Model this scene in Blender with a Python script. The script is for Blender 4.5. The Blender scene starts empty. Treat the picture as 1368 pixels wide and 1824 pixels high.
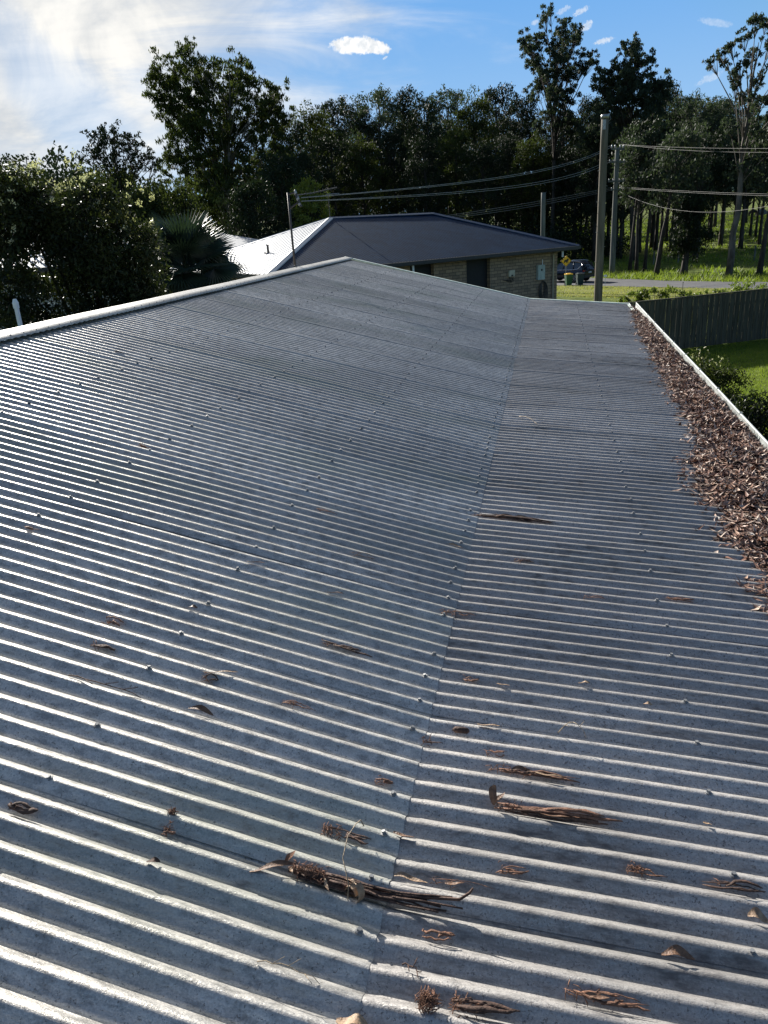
import bpy, math, random
import numpy as np
from mathutils import Vector, Matrix
S = bpy.context.scene
COL = S.collection
R = math.radians
# ------------------------------------------------------------------ camera
H = 4.4                                   # eye height over the ground
FOC, YAW, PIT, ROL = 1367.9, -0.2225, 0.3591, -0.062
_cy, _sy = math.cos(YAW), math.sin(YAW)
_f = Vector((_sy, _cy, 0)); _r = Vector((_cy, -_sy, 0)); _u = Vector((0, 0, 1))
CF = _f*math.cos(PIT) - _u*math.sin(PIT); _u2 = _u*math.cos(PIT) + _f*math.sin(PIT)
CR = _r*math.cos(ROL) + _u2*math.sin(ROL); CU = -_r*math.sin(ROL) + _u2*math.cos(ROL)
cam = bpy.data.cameras.new('camera'); co = bpy.data.objects.new('camera', cam); COL.objects.link(co)
m = Matrix((CR, CU, -CF)).transposed().to_4x4(); m.translation = (0, 0, H)
co.matrix_world = m; S.camera = co
cam.sensor_fit = 'VERTICAL'; cam.sensor_height = 36; cam.lens = FOC/1824*36
cam.clip_start = 0.05; cam.clip_end = 3000
S.render.resolution_x = 768; S.render.resolution_y = 1024

def ray(px, py):
    return (CF + CR*((px-684)/FOC) - CU*((py-912)/FOC)).normalized()
def atz(px, py, z):                       # the point of height z seen at a pixel of the photograph
    d = ray(px, py); return Vector((0, 0, H)) + d*((z-H)/d.z)
def atd(px, py, dist):                    # the point at a ground distance
    d = ray(px, py); return Vector((0, 0, H)) + d*(dist/math.hypot(d.x, d.y))
def onp(px, py, p0, n):                   # the point on a plane
    d = ray(px, py); o = Vector((0, 0, H)); return o + d*((p0-o).dot(n)/d.dot(n))

# ------------------------------------------------------------------ node helpers
class NT:
    def __init__(s, tree): s.t = tree; s.n = tree.nodes; s.l = tree.links
    def node(s, typ, ins=None, **kw):
        nd = s.n.new(typ)
        for k, v in kw.items(): setattr(nd, k, v)
        for k, v in (ins or {}).items(): s.put(nd.inputs[k], v)
        return nd
    def put(s, sock, v):
        if hasattr(v, 'is_output') or hasattr(v, 'links'): s.l.new(v, sock)
        else: sock.default_value = v
    def m(s, op, a, b=0.0, c=0.0, clamp=False):
        nd = s.n.new('ShaderNodeMath'); nd.operation = op; nd.use_clamp = clamp
        s.put(nd.inputs[0], a); s.put(nd.inputs[1], b); s.put(nd.inputs[2], c); return nd.outputs[0]
    def dot(s, a, v):
        nd = s.n.new('ShaderNodeVectorMath'); nd.operation = 'DOT_PRODUCT'
        s.put(nd.inputs[0], a); s.put(nd.inputs[1], v); return nd.outputs['Value']
    def ss(s, x, lo, hi, a=0.0, b=1.0):
        nd = s.n.new('ShaderNodeMapRange'); nd.interpolation_type = 'SMOOTHSTEP'
        for i, v in enumerate((x, lo, hi, a, b)): s.put(nd.inputs[i], v)
        return nd.outputs[0]
    def noise(s, vec, scale, detail=4, rough=.55, dist=0.0):
        nd = s.node('ShaderNodeTexNoise', {'Scale': scale, 'Detail': detail, 'Roughness': rough, 'Distortion': dist})
        s.l.new(vec, nd.inputs['Vector']); return nd.outputs['Fac']
    def mapping(s, vec, scale=(1, 1, 1), rot=(0, 0, 0), loc=(0, 0, 0)):
        nd = s.node('ShaderNodeMapping', {'Scale': scale, 'Rotation': rot, 'Location': loc}); s.l.new(vec, nd.inputs[0]); return nd.outputs[0]
    def mix(s, f, a, b):
        nd = s.n.new('ShaderNodeMix'); nd.data_type = 'RGBA'
        s.put(nd.inputs[0], f); s.put(nd.inputs[6], a); s.put(nd.inputs[7], b); return nd.outputs[2]
    def comb(s, x, y, z=0.0):
        nd = s.n.new('ShaderNodeCombineXYZ')
        for i, v in enumerate((x, y, z)): s.put(nd.inputs[i], v)
        return nd.outputs[0]
def c4(c): return (c[0], c[1], c[2], 1.0)

# ------------------------------------------------------------------ sky, sun, exposure
SUN_AZ, SUN_EL = R(-39), R(24)
W = bpy.data.worlds.new('World'); S.world = W; W.use_nodes = True
wn = NT(W.node_tree); BG = W.node_tree.nodes['Background']
SKY_STR = 0.05; EXPO = 1.15
sky = wn.node('ShaderNodeTexSky', sky_type='NISHITA', sun_disc=False, sun_elevation=SUN_EL, sun_rotation=SUN_AZ,
              altitude=0, air_density=1.0, dust_density=0.6, ozone_density=2.4)
tc = wn.node('ShaderNodeTexCoord'); DIR = tc.outputs['Generated']
def gno(px, py):                          # tangent-plane coordinates round one direction of the sky
    c = ray(px, py); r = (ray(px+5, py)-ray(px-5, py)); r = (r - c*r.dot(c)).normalized(); u = r.cross(c)
    dc = wn.m('MAXIMUM', wn.dot(DIR, tuple(c)), .02)
    k = lambda p, q: ((p.dot(r)/p.dot(c)), (p.dot(u)/p.dot(c)))
    return wn.m('DIVIDE', wn.dot(DIR, tuple(r)), dc), wn.m('DIVIDE', wn.dot(DIR, tuple(u)), dc), (lambda x, y: (ray(x, y).dot(r)/ray(x, y).dot(c), ray(x, y).dot(u)/ray(x, y).dot(c)))
skc = wn.node('ShaderNodeHueSaturation', {'Saturation': .85, 'Value': 1.0}); wn.l.new(sky.outputs[0], skc.inputs['Color'])
skb = wn.mix(1.0, skc.outputs[0], (1, 1, 1, 1)); skb.node.blend_type = 'MULTIPLY'; skb.node.inputs[7].default_value = (.82, .98, 1.14, 1)
CL = 1/(SKY_STR*2**EXPO)
cl_ = wn.mix(1.0, skb, wn.mix(wn.ss(wn.dot(DIR, (0, 0, 1)), .03, .26), (.36*CL, .60*CL, .90*CL, 1), (.17*CL, .43*CL, .86*CL, 1))); cl_.node.blend_type = 'DARKEN'; col = cl_
# high thin cloud spreading from the left
gx, gy, g = gno(330, 150)
(ax, ay), (bx, by) = g(700, 0), g(440, 250)
L = math.hypot(bx-ax, by-ay); nx, ny = -(by-ay)/L, (bx-ax)/L
if nx > 0: nx, ny = -nx, -ny              # points to the left, into the cloud
sd = wn.m('ADD', wn.m('MULTIPLY', wn.m('SUBTRACT', gx, ax), nx), wn.m('MULTIPLY', wn.m('SUBTRACT', gy, ay), ny))
gv = wn.comb(gx, gy, 0.0)
st = wn.noise(wn.mapping(gv, scale=(2.2, 11, 1), rot=(0, 0, R(-27))), 1.6, 6, .6, .6)
lump = wn.noise(wn.mapping(gv, scale=(3.5, 5, 1), rot=(0, 0, R(-30)), loc=(3.1, .4, 0)), 2.0, 7, .6, .8)
cov = wn.ss(wn.m('ADD', sd, wn.m('MULTIPLY', wn.m('SUBTRACT', st, .5), .42)), -.09, .18)
hx, hy = g(140, 205)
q1, q2 = wn.m('SUBTRACT', gx, hx), wn.m('SUBTRACT', gy, hy)
ca, sa = math.cos(R(-52)), math.sin(R(-52))
e1 = wn.m('ADD', wn.m('MULTIPLY', q1, ca), wn.m('MULTIPLY', q2, sa)); e2 = wn.m('SUBTRACT', wn.m('MULTIPLY', q2, ca), wn.m('MULTIPLY', q1, sa))
hole = wn.m('ADD', wn.m('POWER', wn.m('DIVIDE', e1, .10), 2.0), wn.m('POWER', wn.m('DIVIDE', e2, .042), 2.0))
hole = wn.m('ADD', hole, wn.m('MULTIPLY', wn.m('SUBTRACT', lump, .5), 2.4))
holem = wn.ss(hole, .2, 1.9)
cov = wn.m('MULTIPLY', cov, wn.m('ADD', wn.m('MULTIPLY', holem, .40), .60))
cov = wn.m('MULTIPLY', cov, wn.m('ADD', .80, wn.m('MULTIPLY', lump, .45)), clamp=True)
cov = wn.m('MULTIPLY', cov, wn.ss(wn.dot(DIR, tuple(ray(330, 150))), .4, .82))
tone = wn.ss(wn.m('ADD', wn.m('MULTIPLY', lump, .6), wn.m('MULTIPLY', st, .4)), .36, .62)
CL = 1/(SKY_STR*2**EXPO)
ccol = wn.mix(tone, (.66*CL, .69*CL, .72*CL, 1), (1.04*CL, 1.02*CL, .97*CL, 1))
col = wn.mix(cov, col, ccol)
def puff(px, py, wpx, hpx, strength=1.0, edge=.35, seed=0.0, ang=0.0, rag=1.3, bright=1.05):
    global col
    x, y, gg = gno(px, py)
    A = abs(gg(px+wpx/2, py)[0]); B = abs(gg(px, py-hpx/2)[1])
    if ang:
        c_, s_ = math.cos(R(ang)), math.sin(R(ang))
        x, y = wn.m('ADD', wn.m('MULTIPLY', x, c_), wn.m('MULTIPLY', y, s_)), wn.m('SUBTRACT', wn.m('MULTIPLY', y, c_), wn.m('MULTIPLY', x, s_))
    e = wn.m('ADD', wn.m('POWER', wn.m('ABSOLUTE', wn.m('DIVIDE', x, A)), 2.4), wn.m('POWER', wn.m('ABSOLUTE', wn.m('DIVIDE', y, B)), 2.0))
    v = wn.comb(wn.m('DIVIDE', x, B), wn.m('DIVIDE', y, B), seed)
    n = wn.noise(v, 1.5, 8, .62)
    mk = wn.ss(wn.m('ADD', e, wn.m('MULTIPLY', wn.m('SUBTRACT', n, .5), rag*2)), 1.0, 1.0-edge)
    t = wn.ss(wn.noise(wn.comb(wn.m('DIVIDE', x, B), wn.m('DIVIDE', y, B), seed+4), 1.1, 6), .35, .62)
    cc = wn.mix(t, (.80*CL, .84*CL, .88*CL, 1), (bright*CL, bright*CL, bright*CL, 1))
    col = wn.mix(wn.m('MULTIPLY', mk, strength), col, cc)
puff(634, 81, 100, 36, 1, .6, 1.3, 0, .85, 1.12)
puff(668, 84, 60, 26, .95, .5, 7.3, -8, .8)
puff(686, 103, 12, 5, .5, .8, 2.0, 30, .6)
puff(1003, 18, 30, 12, .35, 1.0, 3.0, 25, 2.2)
puff(1035, 20, 32, 13, .5, 1.0, 5.0, 25, 1.9)
puff(1044, 47, 28, 18, .55, 1.0, 9.0, 40, 1.9)
puff(1075, 73, 40, 12, .6, 1.0, 11.0, 12, 1.7)
puff(1262, 140, 56, 16, .3, 1.0, 13.0, 24, 1.7)
puff(1275, 40, 70, 16, .25, .9, 15.0, -8, 1.1)
puff(953, 40, 16, 12, .4, .9, 17.0, 20, 1.1)
wn.l.new(col, BG.inputs[0]); BG.inputs[1].default_value = SKY_STR
sl = bpy.data.lights.new('sun', 'SUN'); sl.energy = 5.0; sl.angle = R(.6); sl.color = (1.0, .955, .88)
so = bpy.data.objects.new('sun', sl); COL.objects.link(so)
SD = Vector((math.sin(SUN_AZ)*math.cos(SUN_EL), math.cos(SUN_AZ)*math.cos(SUN_EL), math.sin(SUN_EL)))
so.rotation_euler = SD.to_track_quat('Z', 'Y').to_euler(); so.location = (0, 0, 60)
S.view_settings.view_transform = 'Standard'; S.view_settings.look = 'None'
S.view_settings.exposure = EXPO; S.view_settings.gamma = 1.0
S.render.engine = 'CYCLES'
S.cycles.max_bounces = 6; S.cycles.diffuse_bounces = 3; S.cycles.glossy_bounces = 3; S.cycles.transparent_max_bounces = 6

# ------------------------------------------------------------------ object helpers
def tag(o, label=None, cat=None, group=None, kind=None):
    if label: o['label'] = label
    if cat: o['category'] = cat
    if group: o['group'] = group
    if kind: o['kind'] = kind
    return o
def thing(name, loc, label, cat, group=None, rz=0.0):
    o = bpy.data.objects.new(name, None); COL.objects.link(o); o.empty_display_size = .2
    o.location = loc; o.rotation_euler = (0, 0, rz); return tag(o, label, cat, group)
class MB:
    def __init__(s): s.v = []; s.f = []; s.uv = []
    def add(s, vs, fs):
        b = len(s.v); s.v += [tuple(v) for v in vs]; s.f += [tuple(i+b for i in f) for f in fs]; return s
    def box(s, c, d, X=(1, 0, 0), Y=(0, 1, 0), Z=(0, 0, 1), top=1.0, bev=0.0):
        c = Vector(c); X = Vector(X); Y = Vector(Y); Z = Vector(Z); hx, hy, hz = d[0]/2, d[1]/2, d[2]/2
        if bev > 0:
            vs = []; b = bev
            for sz, k in ((-hz, 1), (hz, top)):
                for x, y in ((-hx+b, -hy), (hx-b, -hy), (hx, -hy+b), (hx, hy-b), (hx-b, hy), (-hx+b, hy), (-hx, hy-b), (-hx, -hy+b)):
                    vs.append(c+X*x*k+Y*y*k+Z*sz)
            fs = [tuple(range(7, -1, -1)), tuple(range(8, 16))]+[(i, (i+1) % 8, (i+1) % 8+8, i+8) for i in range(8)]
            return s.add(vs, fs)
        vs = [c+X*x*hx*k+Y*y*hy*k+Z*z*hz for z, k in ((-1, 1), (1, top)) for x, y in ((-1, -1), (1, -1), (1, 1), (-1, 1))]
        return s.add(vs, [(3, 2, 1, 0), (4, 5, 6, 7), (0, 1, 5, 4), (1, 2, 6, 5), (2, 3, 7, 6), (3, 0, 4, 7)])
    def tube(s, pts, rad, n=8, flat=1.0, caps=True, up=None):
        pts = [Vector(p) for p in pts]
        if not hasattr(rad, '__len__'): rad = [rad]*len(pts)
        vs = []; ref = Vector(up) if up else None
        for i, p in enumerate(pts):
            t = (pts[min(i+1, len(pts)-1)]-pts[max(i-1, 0)]).normalized()
            a = (ref or (Vector((0, 0, 1)) if abs(t.z) < .9 else Vector((1, 0, 0))))
            a = (a - t*a.dot(t)).normalized(); b = t.cross(a)
            if not ref: ref = a
            else: ref = a if not up else Vector(up)
            for k in range(n):
                an = 2*math.pi*k/n; vs.append(p+(b*math.cos(an)+a*math.sin(an)*flat)*rad[i])
        fs = [(i*n+k, i*n+(k+1) % n, (i+1)*n+(k+1) % n, (i+1)*n+k) for i in range(len(pts)-1) for k in range(n)]
        if caps: fs += [tuple(range(n-1, -1, -1)), tuple(range((len(pts)-1)*n, len(pts)*n))]
        return s.add(vs, fs)
    def ribbon(s, rows):                 # rows of equal length
        n = len(rows[0]); vs = [p for r in rows for p in r]
        return s.add(vs, [(i*n+k, i*n+k+1, (i+1)*n+k+1, (i+1)*n+k) for i in range(len(rows)-1) for k in range(n-1)])
    def prism(s, poly, a, b):            # polygon (points) extruded from offset vector a to b
        n = len(poly); a = Vector(a); b = Vector(b)
        vs = [Vector(p)+a for p in poly]+[Vector(p)+b for p in poly]
        return s.add(vs, [tuple(range(n-1, -1, -1)), tuple(range(n, 2*n))]+[(i, (i+1) % n, (i+1) % n+n, i+n) for i in range(n)])
    def obj(s, name, mat, parent=None, smooth=False, **kw):
        return mk(name, s.v, s.f, mat, parent, smooth, **kw)
def mk(name, V, F, mat, parent=None, smooth=False, uv=None, local=False):
    me = bpy.data.meshes.new(name)
    off = np.array(parent_loc(parent)) if (parent is not None and not local) else np.zeros(3)
    V = np.asarray([tuple(v) for v in V] if not isinstance(V, np.ndarray) else V, dtype=np.float64) - off
    if isinstance(F, np.ndarray):
        k = F.shape[1]
        me.vertices.add(len(V)); me.vertices.foreach_set('co', V.ravel().astype(np.float32))
        me.loops.add(F.size); me.loops.foreach_set('vertex_index', F.ravel().astype(np.int32))
        me.polygons.add(len(F)); me.polygons.foreach_set('loop_start', np.arange(0, F.size, k, dtype=np.int32))
        me.polygons.foreach_set('loop_total', np.full(len(F), k, dtype=np.int32))
        me.update(calc_edges=True)
    else:
        me.from_pydata(V.tolist(), [], F)
    if uv is not None:
        ul = me.uv_layers.new(name='UVMap'); ul.data.foreach_set('uv', np.asarray(uv, dtype=np.float32).ravel())
    if smooth: me.polygons.foreach_set('use_smooth', [True]*len(me.polygons))
    for mm in (mat if isinstance(mat, (list, tuple)) else [mat]): me.materials.append(mm)
    o = bpy.data.objects.new(name, me); COL.objects.link(o)
    if parent is not None: o.parent = parent
    return o
def parent_loc(p):
    v = Vector((0, 0, 0))
    while p is not None: v = v + Vector(p.location); p = p.parent
    return v
def copy_tree(o, loc, scale=None, rz=0.0, label=None, group=None):
    c = o.copy(); COL.objects.link(c); c.location = loc; c.rotation_euler = (0, 0, rz)
    if scale: c.scale = scale
    for ch in o.children:
        d = ch.copy(); COL.objects.link(d); d.parent = c
        for g2 in ch.children:
            e = g2.copy(); COL.objects.link(e); e.parent = d
    if label: c['label'] = label
    if group: c['group'] = group
    return c

# ------------------------------------------------------------------ materials
def mat(name, colr=(.5, .5, .5), rough=.6, metal=0.0, var=.15, scale=6.0, bump=0.0, bscale=40.0, spec=.5, col2=None, vscale=(1, 1, 1), rnd=0.0):
    M = bpy.data.materials.new(name); M.use_nodes = True; t = NT(M.node_tree); P = M.node_tree.nodes['Principled BSDF']
    c = t.node('ShaderNodeTexCoord').outputs['Object']
    if vscale != (1, 1, 1): c = t.mapping(c, scale=vscale)
    n = t.noise(c, scale, 5, .6)
    b = col2 or tuple(x*(1-var) for x in colr); a = colr if col2 else tuple(min(1, x*(1+var)) for x in colr)
    cc = t.mix(t.ss(n, .32, .68), c4(b), c4(a))
    if rnd:
        oi = t.node('ShaderNodeObjectInfo').outputs['Random']
        hs = t.node('ShaderNodeHueSaturation', {'Value': t.m('ADD', 1-rnd/2, t.m('MULTIPLY', oi, rnd))}); t.l.new(cc, hs.inputs['Color']); cc = hs.outputs[0]
    t.l.new(cc, P.inputs['Base Color'])
    P.inputs['Roughness'].default_value = rough; P.inputs['Metallic'].default_value = metal; P.inputs['Specular IOR Level'].default_value = spec
    if bump:
        bn = t.node('ShaderNodeBump', {'Strength': bump, 'Distance': .01}); t.l.new(t.noise(c, bscale, 4), bn.inputs['Height']); t.l.new(bn.outputs[0], P.inputs['Normal'])
    return M
def leafmat(name, a, b, trans=.35, scale=.6, rough=.5, rnd=.3, spec=.35, tcol=None):
    M = bpy.data.materials.new(name); M.use_nodes = True; t = NT(M.node_tree); P = M.node_tree.nodes['Principled BSDF']
    c = t.node('ShaderNodeTexCoord').outputs['Object']
    n = t.m('ADD', t.m('MULTIPLY', t.noise(c, scale, 3), .6), t.m('MULTIPLY', t.noise(c, scale*9, 2), .4))
    oi = t.node('ShaderNodeObjectInfo').outputs['Random']
    cc = t.mix(t.ss(n, .38, .62), c4(a), c4(b))
    hs = t.node('ShaderNodeHueSaturation', {'Value': t.m('ADD', 1-rnd/2, t.m('MULTIPLY', oi, rnd)), 'Hue': t.m('ADD', .49, t.m('MULTIPLY', oi, .02))}); t.l.new(cc, hs.inputs['Color'])
    t.l.new(hs.outputs[0], P.inputs['Base Color']); P.inputs['Roughness'].default_value = rough; P.inputs['Specular IOR Level'].default_value = spec
    tr = t.node('ShaderNodeBsdfTranslucent')
    tm = t.mix(.5, hs.outputs[0], c4(tcol or (b[0]*1.6, b[1]*1.9, b[2]*.8))); t.l.new(tm, tr.inputs[0])
    mx = t.node('ShaderNodeMixShader', {0: trans}); t.l.new(P.outputs[0], mx.inputs[1]); t.l.new(tr.outputs[0], mx.inputs[2])
    t.l.new(mx.outputs[0], M.node_tree.nodes['Material Output'].inputs['Surface'])
    return M
def roofmat(name, base, dirt, dirtcol, metal=.55, rough=.36, spots=.7, fine=1.0, green=.35, spec=.5, bump=.75):
    """weathered galvanised sheet: mottled zinc, grime streaks down the pans, dark lichen specks"""
    M = bpy.data.materials.new(name); M.use_nodes = True; t = NT(M.node_tree); P = M.node_tree.nodes['Principled BSDF']
    c = t.node('ShaderNodeTexCoord').outputs['Object']; oi = t.node('ShaderNodeObjectInfo').outputs['Random']
    big = t.noise(t.mapping(c, scale=(.5, 1.2, 1)), 1.3, 4, .6)
    mid = t.noise(t.mapping(c, scale=(.7, 1.6, 1)), 26*fine, 5, .65)
    fn = t.noise(c, 190*fine, 4, .7)
    streak = t.noise(t.mapping(c, scale=(2.0, 13, 1)), 2.2, 6, .7)
    v = t.m('ADD', t.m('MULTIPLY', mid, .5), t.m('ADD', t.m('MULTIPLY', fn, .35), t.m('MULTIPLY', streak, .15)))
    zinc = t.mix(t.ss(v, .36, .64), c4(tuple(x*.5 for x in base)), c4(tuple(min(1, x*1.25) for x in base)))
    lo = t.noise(t.mapping(c, scale=(.35, .8, 1), loc=(4, 1, 0)), 1.1, 5, .65); zinc = t.mix(t.m('MULTIPLY', t.ss(lo, .42, .62), .38), zinc, (base[0]*.38, base[1]*.38, base[2]*.40, 1))
    gr = t.m('MULTIPLY', t.ss(big, .5, .7), green)
    zinc = t.mix(gr, zinc, (base[0]*.62, base[1]*.72, base[2]*.62, 1))
    hs = t.node('ShaderNodeHueSaturation', {'Value': t.m('ADD', .9, t.m('MULTIPLY', oi, .2))}); t.l.new(zinc, hs.inputs['Color']); zinc = hs.outputs[0]
    g = t.m('ADD', t.m('MULTIPLY', streak, .35), t.m('ADD', t.m('MULTIPLY', mid, .4), t.m('MULTIPLY', big, .25)))
    gm = t.m('MULTIPLY', t.ss(g, .60-.22*dirt, .78-.18*dirt), .9)
    sp = t.ss(t.noise(c, 120*fine, 3, .8), .66-.1*spots, .72-.1*spots)
    gm = t.m('MAXIMUM', gm, t.m('MULTIPLY', sp, .75))
    cc = t.mix(gm, zinc, c4(dirtcol)); t.l.new(cc, P.inputs['Base Color'])
    t.l.new(t.m('MULTIPLY', t.m('SUBTRACT', 1.0, t.m('MULTIPLY', gm, .85)), metal), P.inputs['Metallic']); P.inputs['Specular IOR Level'].default_value = spec
    t.l.new(t.m('ADD', rough-.06, t.m('ADD', t.m('MULTIPLY', gm, .35), t.m('MULTIPLY', mid, .16))), P.inputs['Roughness'])
    bn = t.node('ShaderNodeBump', {'Strength': bump, 'Distance': .003}); t.l.new(t.m('ADD', t.m('MULTIPLY', fn, .5), mid), bn.inputs['Height']); t.l.new(bn.outputs[0], P.inputs['Normal'])
    return M
M_roofA = roofmat('weathered_zinc', (.62, .59, .54), .5, (.075, .075, .07))
M_roofB = roofmat('grimy_zinc', (.64, .605, .565), .8, (.055, .052, .055), rough=.40, spots=1.0, green=.1)
M_cap = roofmat('ridge_zinc', (.50, .49, .46), .25, (.2, .18, .15), metal=.35, rough=.55, spots=.3, green=0)
M_barge = mat('cream_green_capping', (.55, .62, .55), .5, .2, .12, 8)
M_gutter = mat('pale_gutter_metal', (.30, .32, .31), .5, .2, .2, 14, .1)
M_screw = mat('screw_zinc', (.17, .175, .18), .6, .2, .2, 300)
M_washer = mat('dark_washer', (.05, .05, .05), .8)
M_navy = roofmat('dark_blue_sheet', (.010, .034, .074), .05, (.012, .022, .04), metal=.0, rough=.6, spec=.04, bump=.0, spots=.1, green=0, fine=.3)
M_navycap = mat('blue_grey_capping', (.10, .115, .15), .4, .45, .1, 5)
M_white_sunlit = mat('white_sunlit_sheet', (.42, .43, .44), .5, .25, .03, 1)  # white shed roofs; on the navy house it stands for sun glare
M_fascia = mat('dark_fascia', (.018, .02, .028), .5)
M_soffit = mat('soffit_board', (.22, .21, .19), .8)
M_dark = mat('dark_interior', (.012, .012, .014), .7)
M_wall = mat('painted_board', (.45, .44, .40), .8, 0, .1, 4)
M_pole = mat('weathered_pole_timber', (.125, .11, .085), .85, 0, .3, 9, .4, 30, .2, None, (1, 1, .08))
M_polegrey = mat('grey_green_pole_timber', (.125, .13, .115), .85, 0, .3, 9, .4, 30, .2, None, (1, 1, .08))
M_steel = mat('galvanised_steel', (.30, .31, .32), .45, .7, .2, 20)
M_darksteel = mat('rusty_dark_pipe', (.075, .065, .06), .55, .5, .3, 20)
M_cable = mat('black_cable', (.03, .03, .032), .5)
M_wire = mat('aluminium_wire', (.24, .24, .23), .45, .6, .1)
M_ceramic = mat('grey_insulator', (.30, .30, .31), .35)
M_whitep = mat('white_plastic', (.72, .74, .74), .45, 0, .04)
M_bark = mat('eucalypt_bark', (.050, .042, .036), .9, 0, .45, 5, .5, 14, .2, None, (1, 1, .25), .3)
M_palebark = mat('pale_smooth_bark', (.17, .15, .13), .8, 0, .4, 3, .3, 10, .2, (.06, .05, .042), (1, 1, .3), .2)
M_leafA = leafmat('gum_foliage', (.009, .016, .008), (.025, .036, .017), .12, spec=.12, rough=.65)
M_leafB = leafmat('grey_gum_foliage', (.022, .033, .024), (.055, .070, .046), .25, spec=.12, rough=.65)
M_leafO = leafmat('olive_foliage', (.018, .027, .009), (.054, .065, .019), .3, spec=.12, rough=.65)
M_leafY = leafmat('yellow_green_foliage', (.08, .10, .015), (.18, .19, .03), .4)
M_leafS = leafmat('shrub_foliage', (.007, .012, .005), (.036, .046, .013), .2, 1.4, spec=.2)
M_blossom = leafmat('cream_blossom', (.34, .33, .18), (.62, .58, .40), .2, 3, .7, .0)
M_palm = leafmat('palm_frond', (.015, .028, .018), (.036, .056, .036), .12, 2.0, .45, .25, .35)
M_hedge = leafmat('hedge_foliage', (.05, .075, .015), (.15, .18, .04), .4, 2.0)
M_grassL = leafmat('lawn_blades', (.11, .155, .014), (.20, .24, .026), .45, .8, .6, 0)
M_grassF = leafmat('field_blades', (.08, .125, .014), (.19, .225, .035), .4, .15, .6, 0)
M_grassD = leafmat('dry_blades', (.13, .15, .035), (.28, .26, .09), .4, .6, .7, 0)

# ------------------------------------------------------------------ ground
def gz(x, y):
    r = math.hypot(x, y)
    return float(np.interp(r, [0, 42, 60, 76, 125, 225, 330, 600, 2500], [0, 0, -.65, -.75, 0.1, 1.2, 4.5, 11, 30]))
def gza(x, y):
    return np.interp(np.hypot(x, y), [0, 42, 60, 76, 125, 225, 330, 600, 2500], [0, 0, -.65, -.75, 0.1, 1.2, 4.5, 11, 30])
Mg = bpy.data.materials.new('turf'); Mg.use_nodes = True; t = NT(Mg.node_tree); P = Mg.node_tree.nodes['Principled BSDF']
c = t.node('ShaderNodeTexCoord').outputs['Object']
n1 = t.noise(c, .12, 5); n2 = t.noise(c, 1.1, 6, .65); n3 = t.noise(c, 14, 4)
gcol = t.mix(t.ss(n2, .35, .65), (.055, .085, .012, 1), (.125, .155, .022, 1))
gcol = t.mix(t.m('MULTIPLY', t.ss(n1, .45, .62), .45), gcol, (.15, .16, .04, 1))
gcol = t.mix(t.m('MULTIPLY', t.ss(n3, .55, .75), .4), gcol, (.10, .085, .04, 1))
t.l.new(gcol, P.inputs['Base Color']); P.inputs['Roughness'].default_value = .95; P.inputs['Specular IOR Level'].default_value = .1
bn = t.node('ShaderNodeBump', {'Strength': .9, 'Distance': .25}); t.l.new(t.m('ADD', n2, t.m('MULTIPLY', n3, .3)), bn.inputs['Height']); t.l.new(bn.outputs[0], P.inputs['Normal'])
rs = [0, 6, 12, 18, 24, 30, 36, 40, 44, 48, 52, 55, 60, 65, 70, 80, 90, 105, 120, 150, 185, 220, 260, 300, 330, 400, 500, 600, 900, 1500, 2500]
gv = [(0, 0, 0)]; gf = []; NA = 72
for r_ in rs[1:]:
    for k in range(NA):
        x_, y_ = r_*math.cos(2*math.pi*k/NA), r_*math.sin(2*math.pi*k/NA); gv.append((x_, y_, gz(x_, y_)))
for k in range(NA): gf.append((0, 1+k, 1+(k+1) % NA))
for i in range(len(rs)-2):
    for k in range(NA):
        a = 1+i*NA+k; b = 1+i*NA+(k+1) % NA; gf.append((a, a+NA, b+NA, b))
tag(mk('ground', gv, gf, Mg), kind='structure')
Mr = mat('asphalt', (.085, .085, .09), .85, 0, .18, 1.5, .5, 60, .3)
RD = Vector((.64, -.77, 0)).normalized(); RN = Vector((.77, .64, 0))
rpath = [Vector((3.44, 56.5, 0)) + RN*3.05 + RD*s_ for s_ in range(-40, 44, 3)]
rows = []
for i, p in enumerate(rpath):
    bend = max(0, -(i-13)*.0)  
    rows.append([p - RN*3.0 + RN*w_*6.0 for w_ in (0, .25, .5, .75, 1)])
rows = [[(q.x, q.y, gz(q.x, q.y)+.03) for q in r_] for r_ in rows]
tag(MB().ribbon(rows).obj('road', Mr), kind='structure')
# dry verge between the road and the neighbouring house
Mv = mat('dry_verge_turf', (.20, .19, .06), .95, 0, .2, 2.2, .8, 9, .1, (.10, .13, .03))
rows = []
for i in range(15):
    p = Vector((3.44, 56.5, 0)) + RD*(-16+i*2.4)
    rows.append([(lambda q: (q.x, q.y, gz(q.x, q.y)+.012+.03*math.sin(i*1.3+w_)))(p - RN*w_) for w_ in (-.3, 1.5, 3.5, 5.5, 7.5 - (i % 3)*.4)])
tag(MB().ribbon(rows).obj('verge', Mv), kind='structure')

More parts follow.
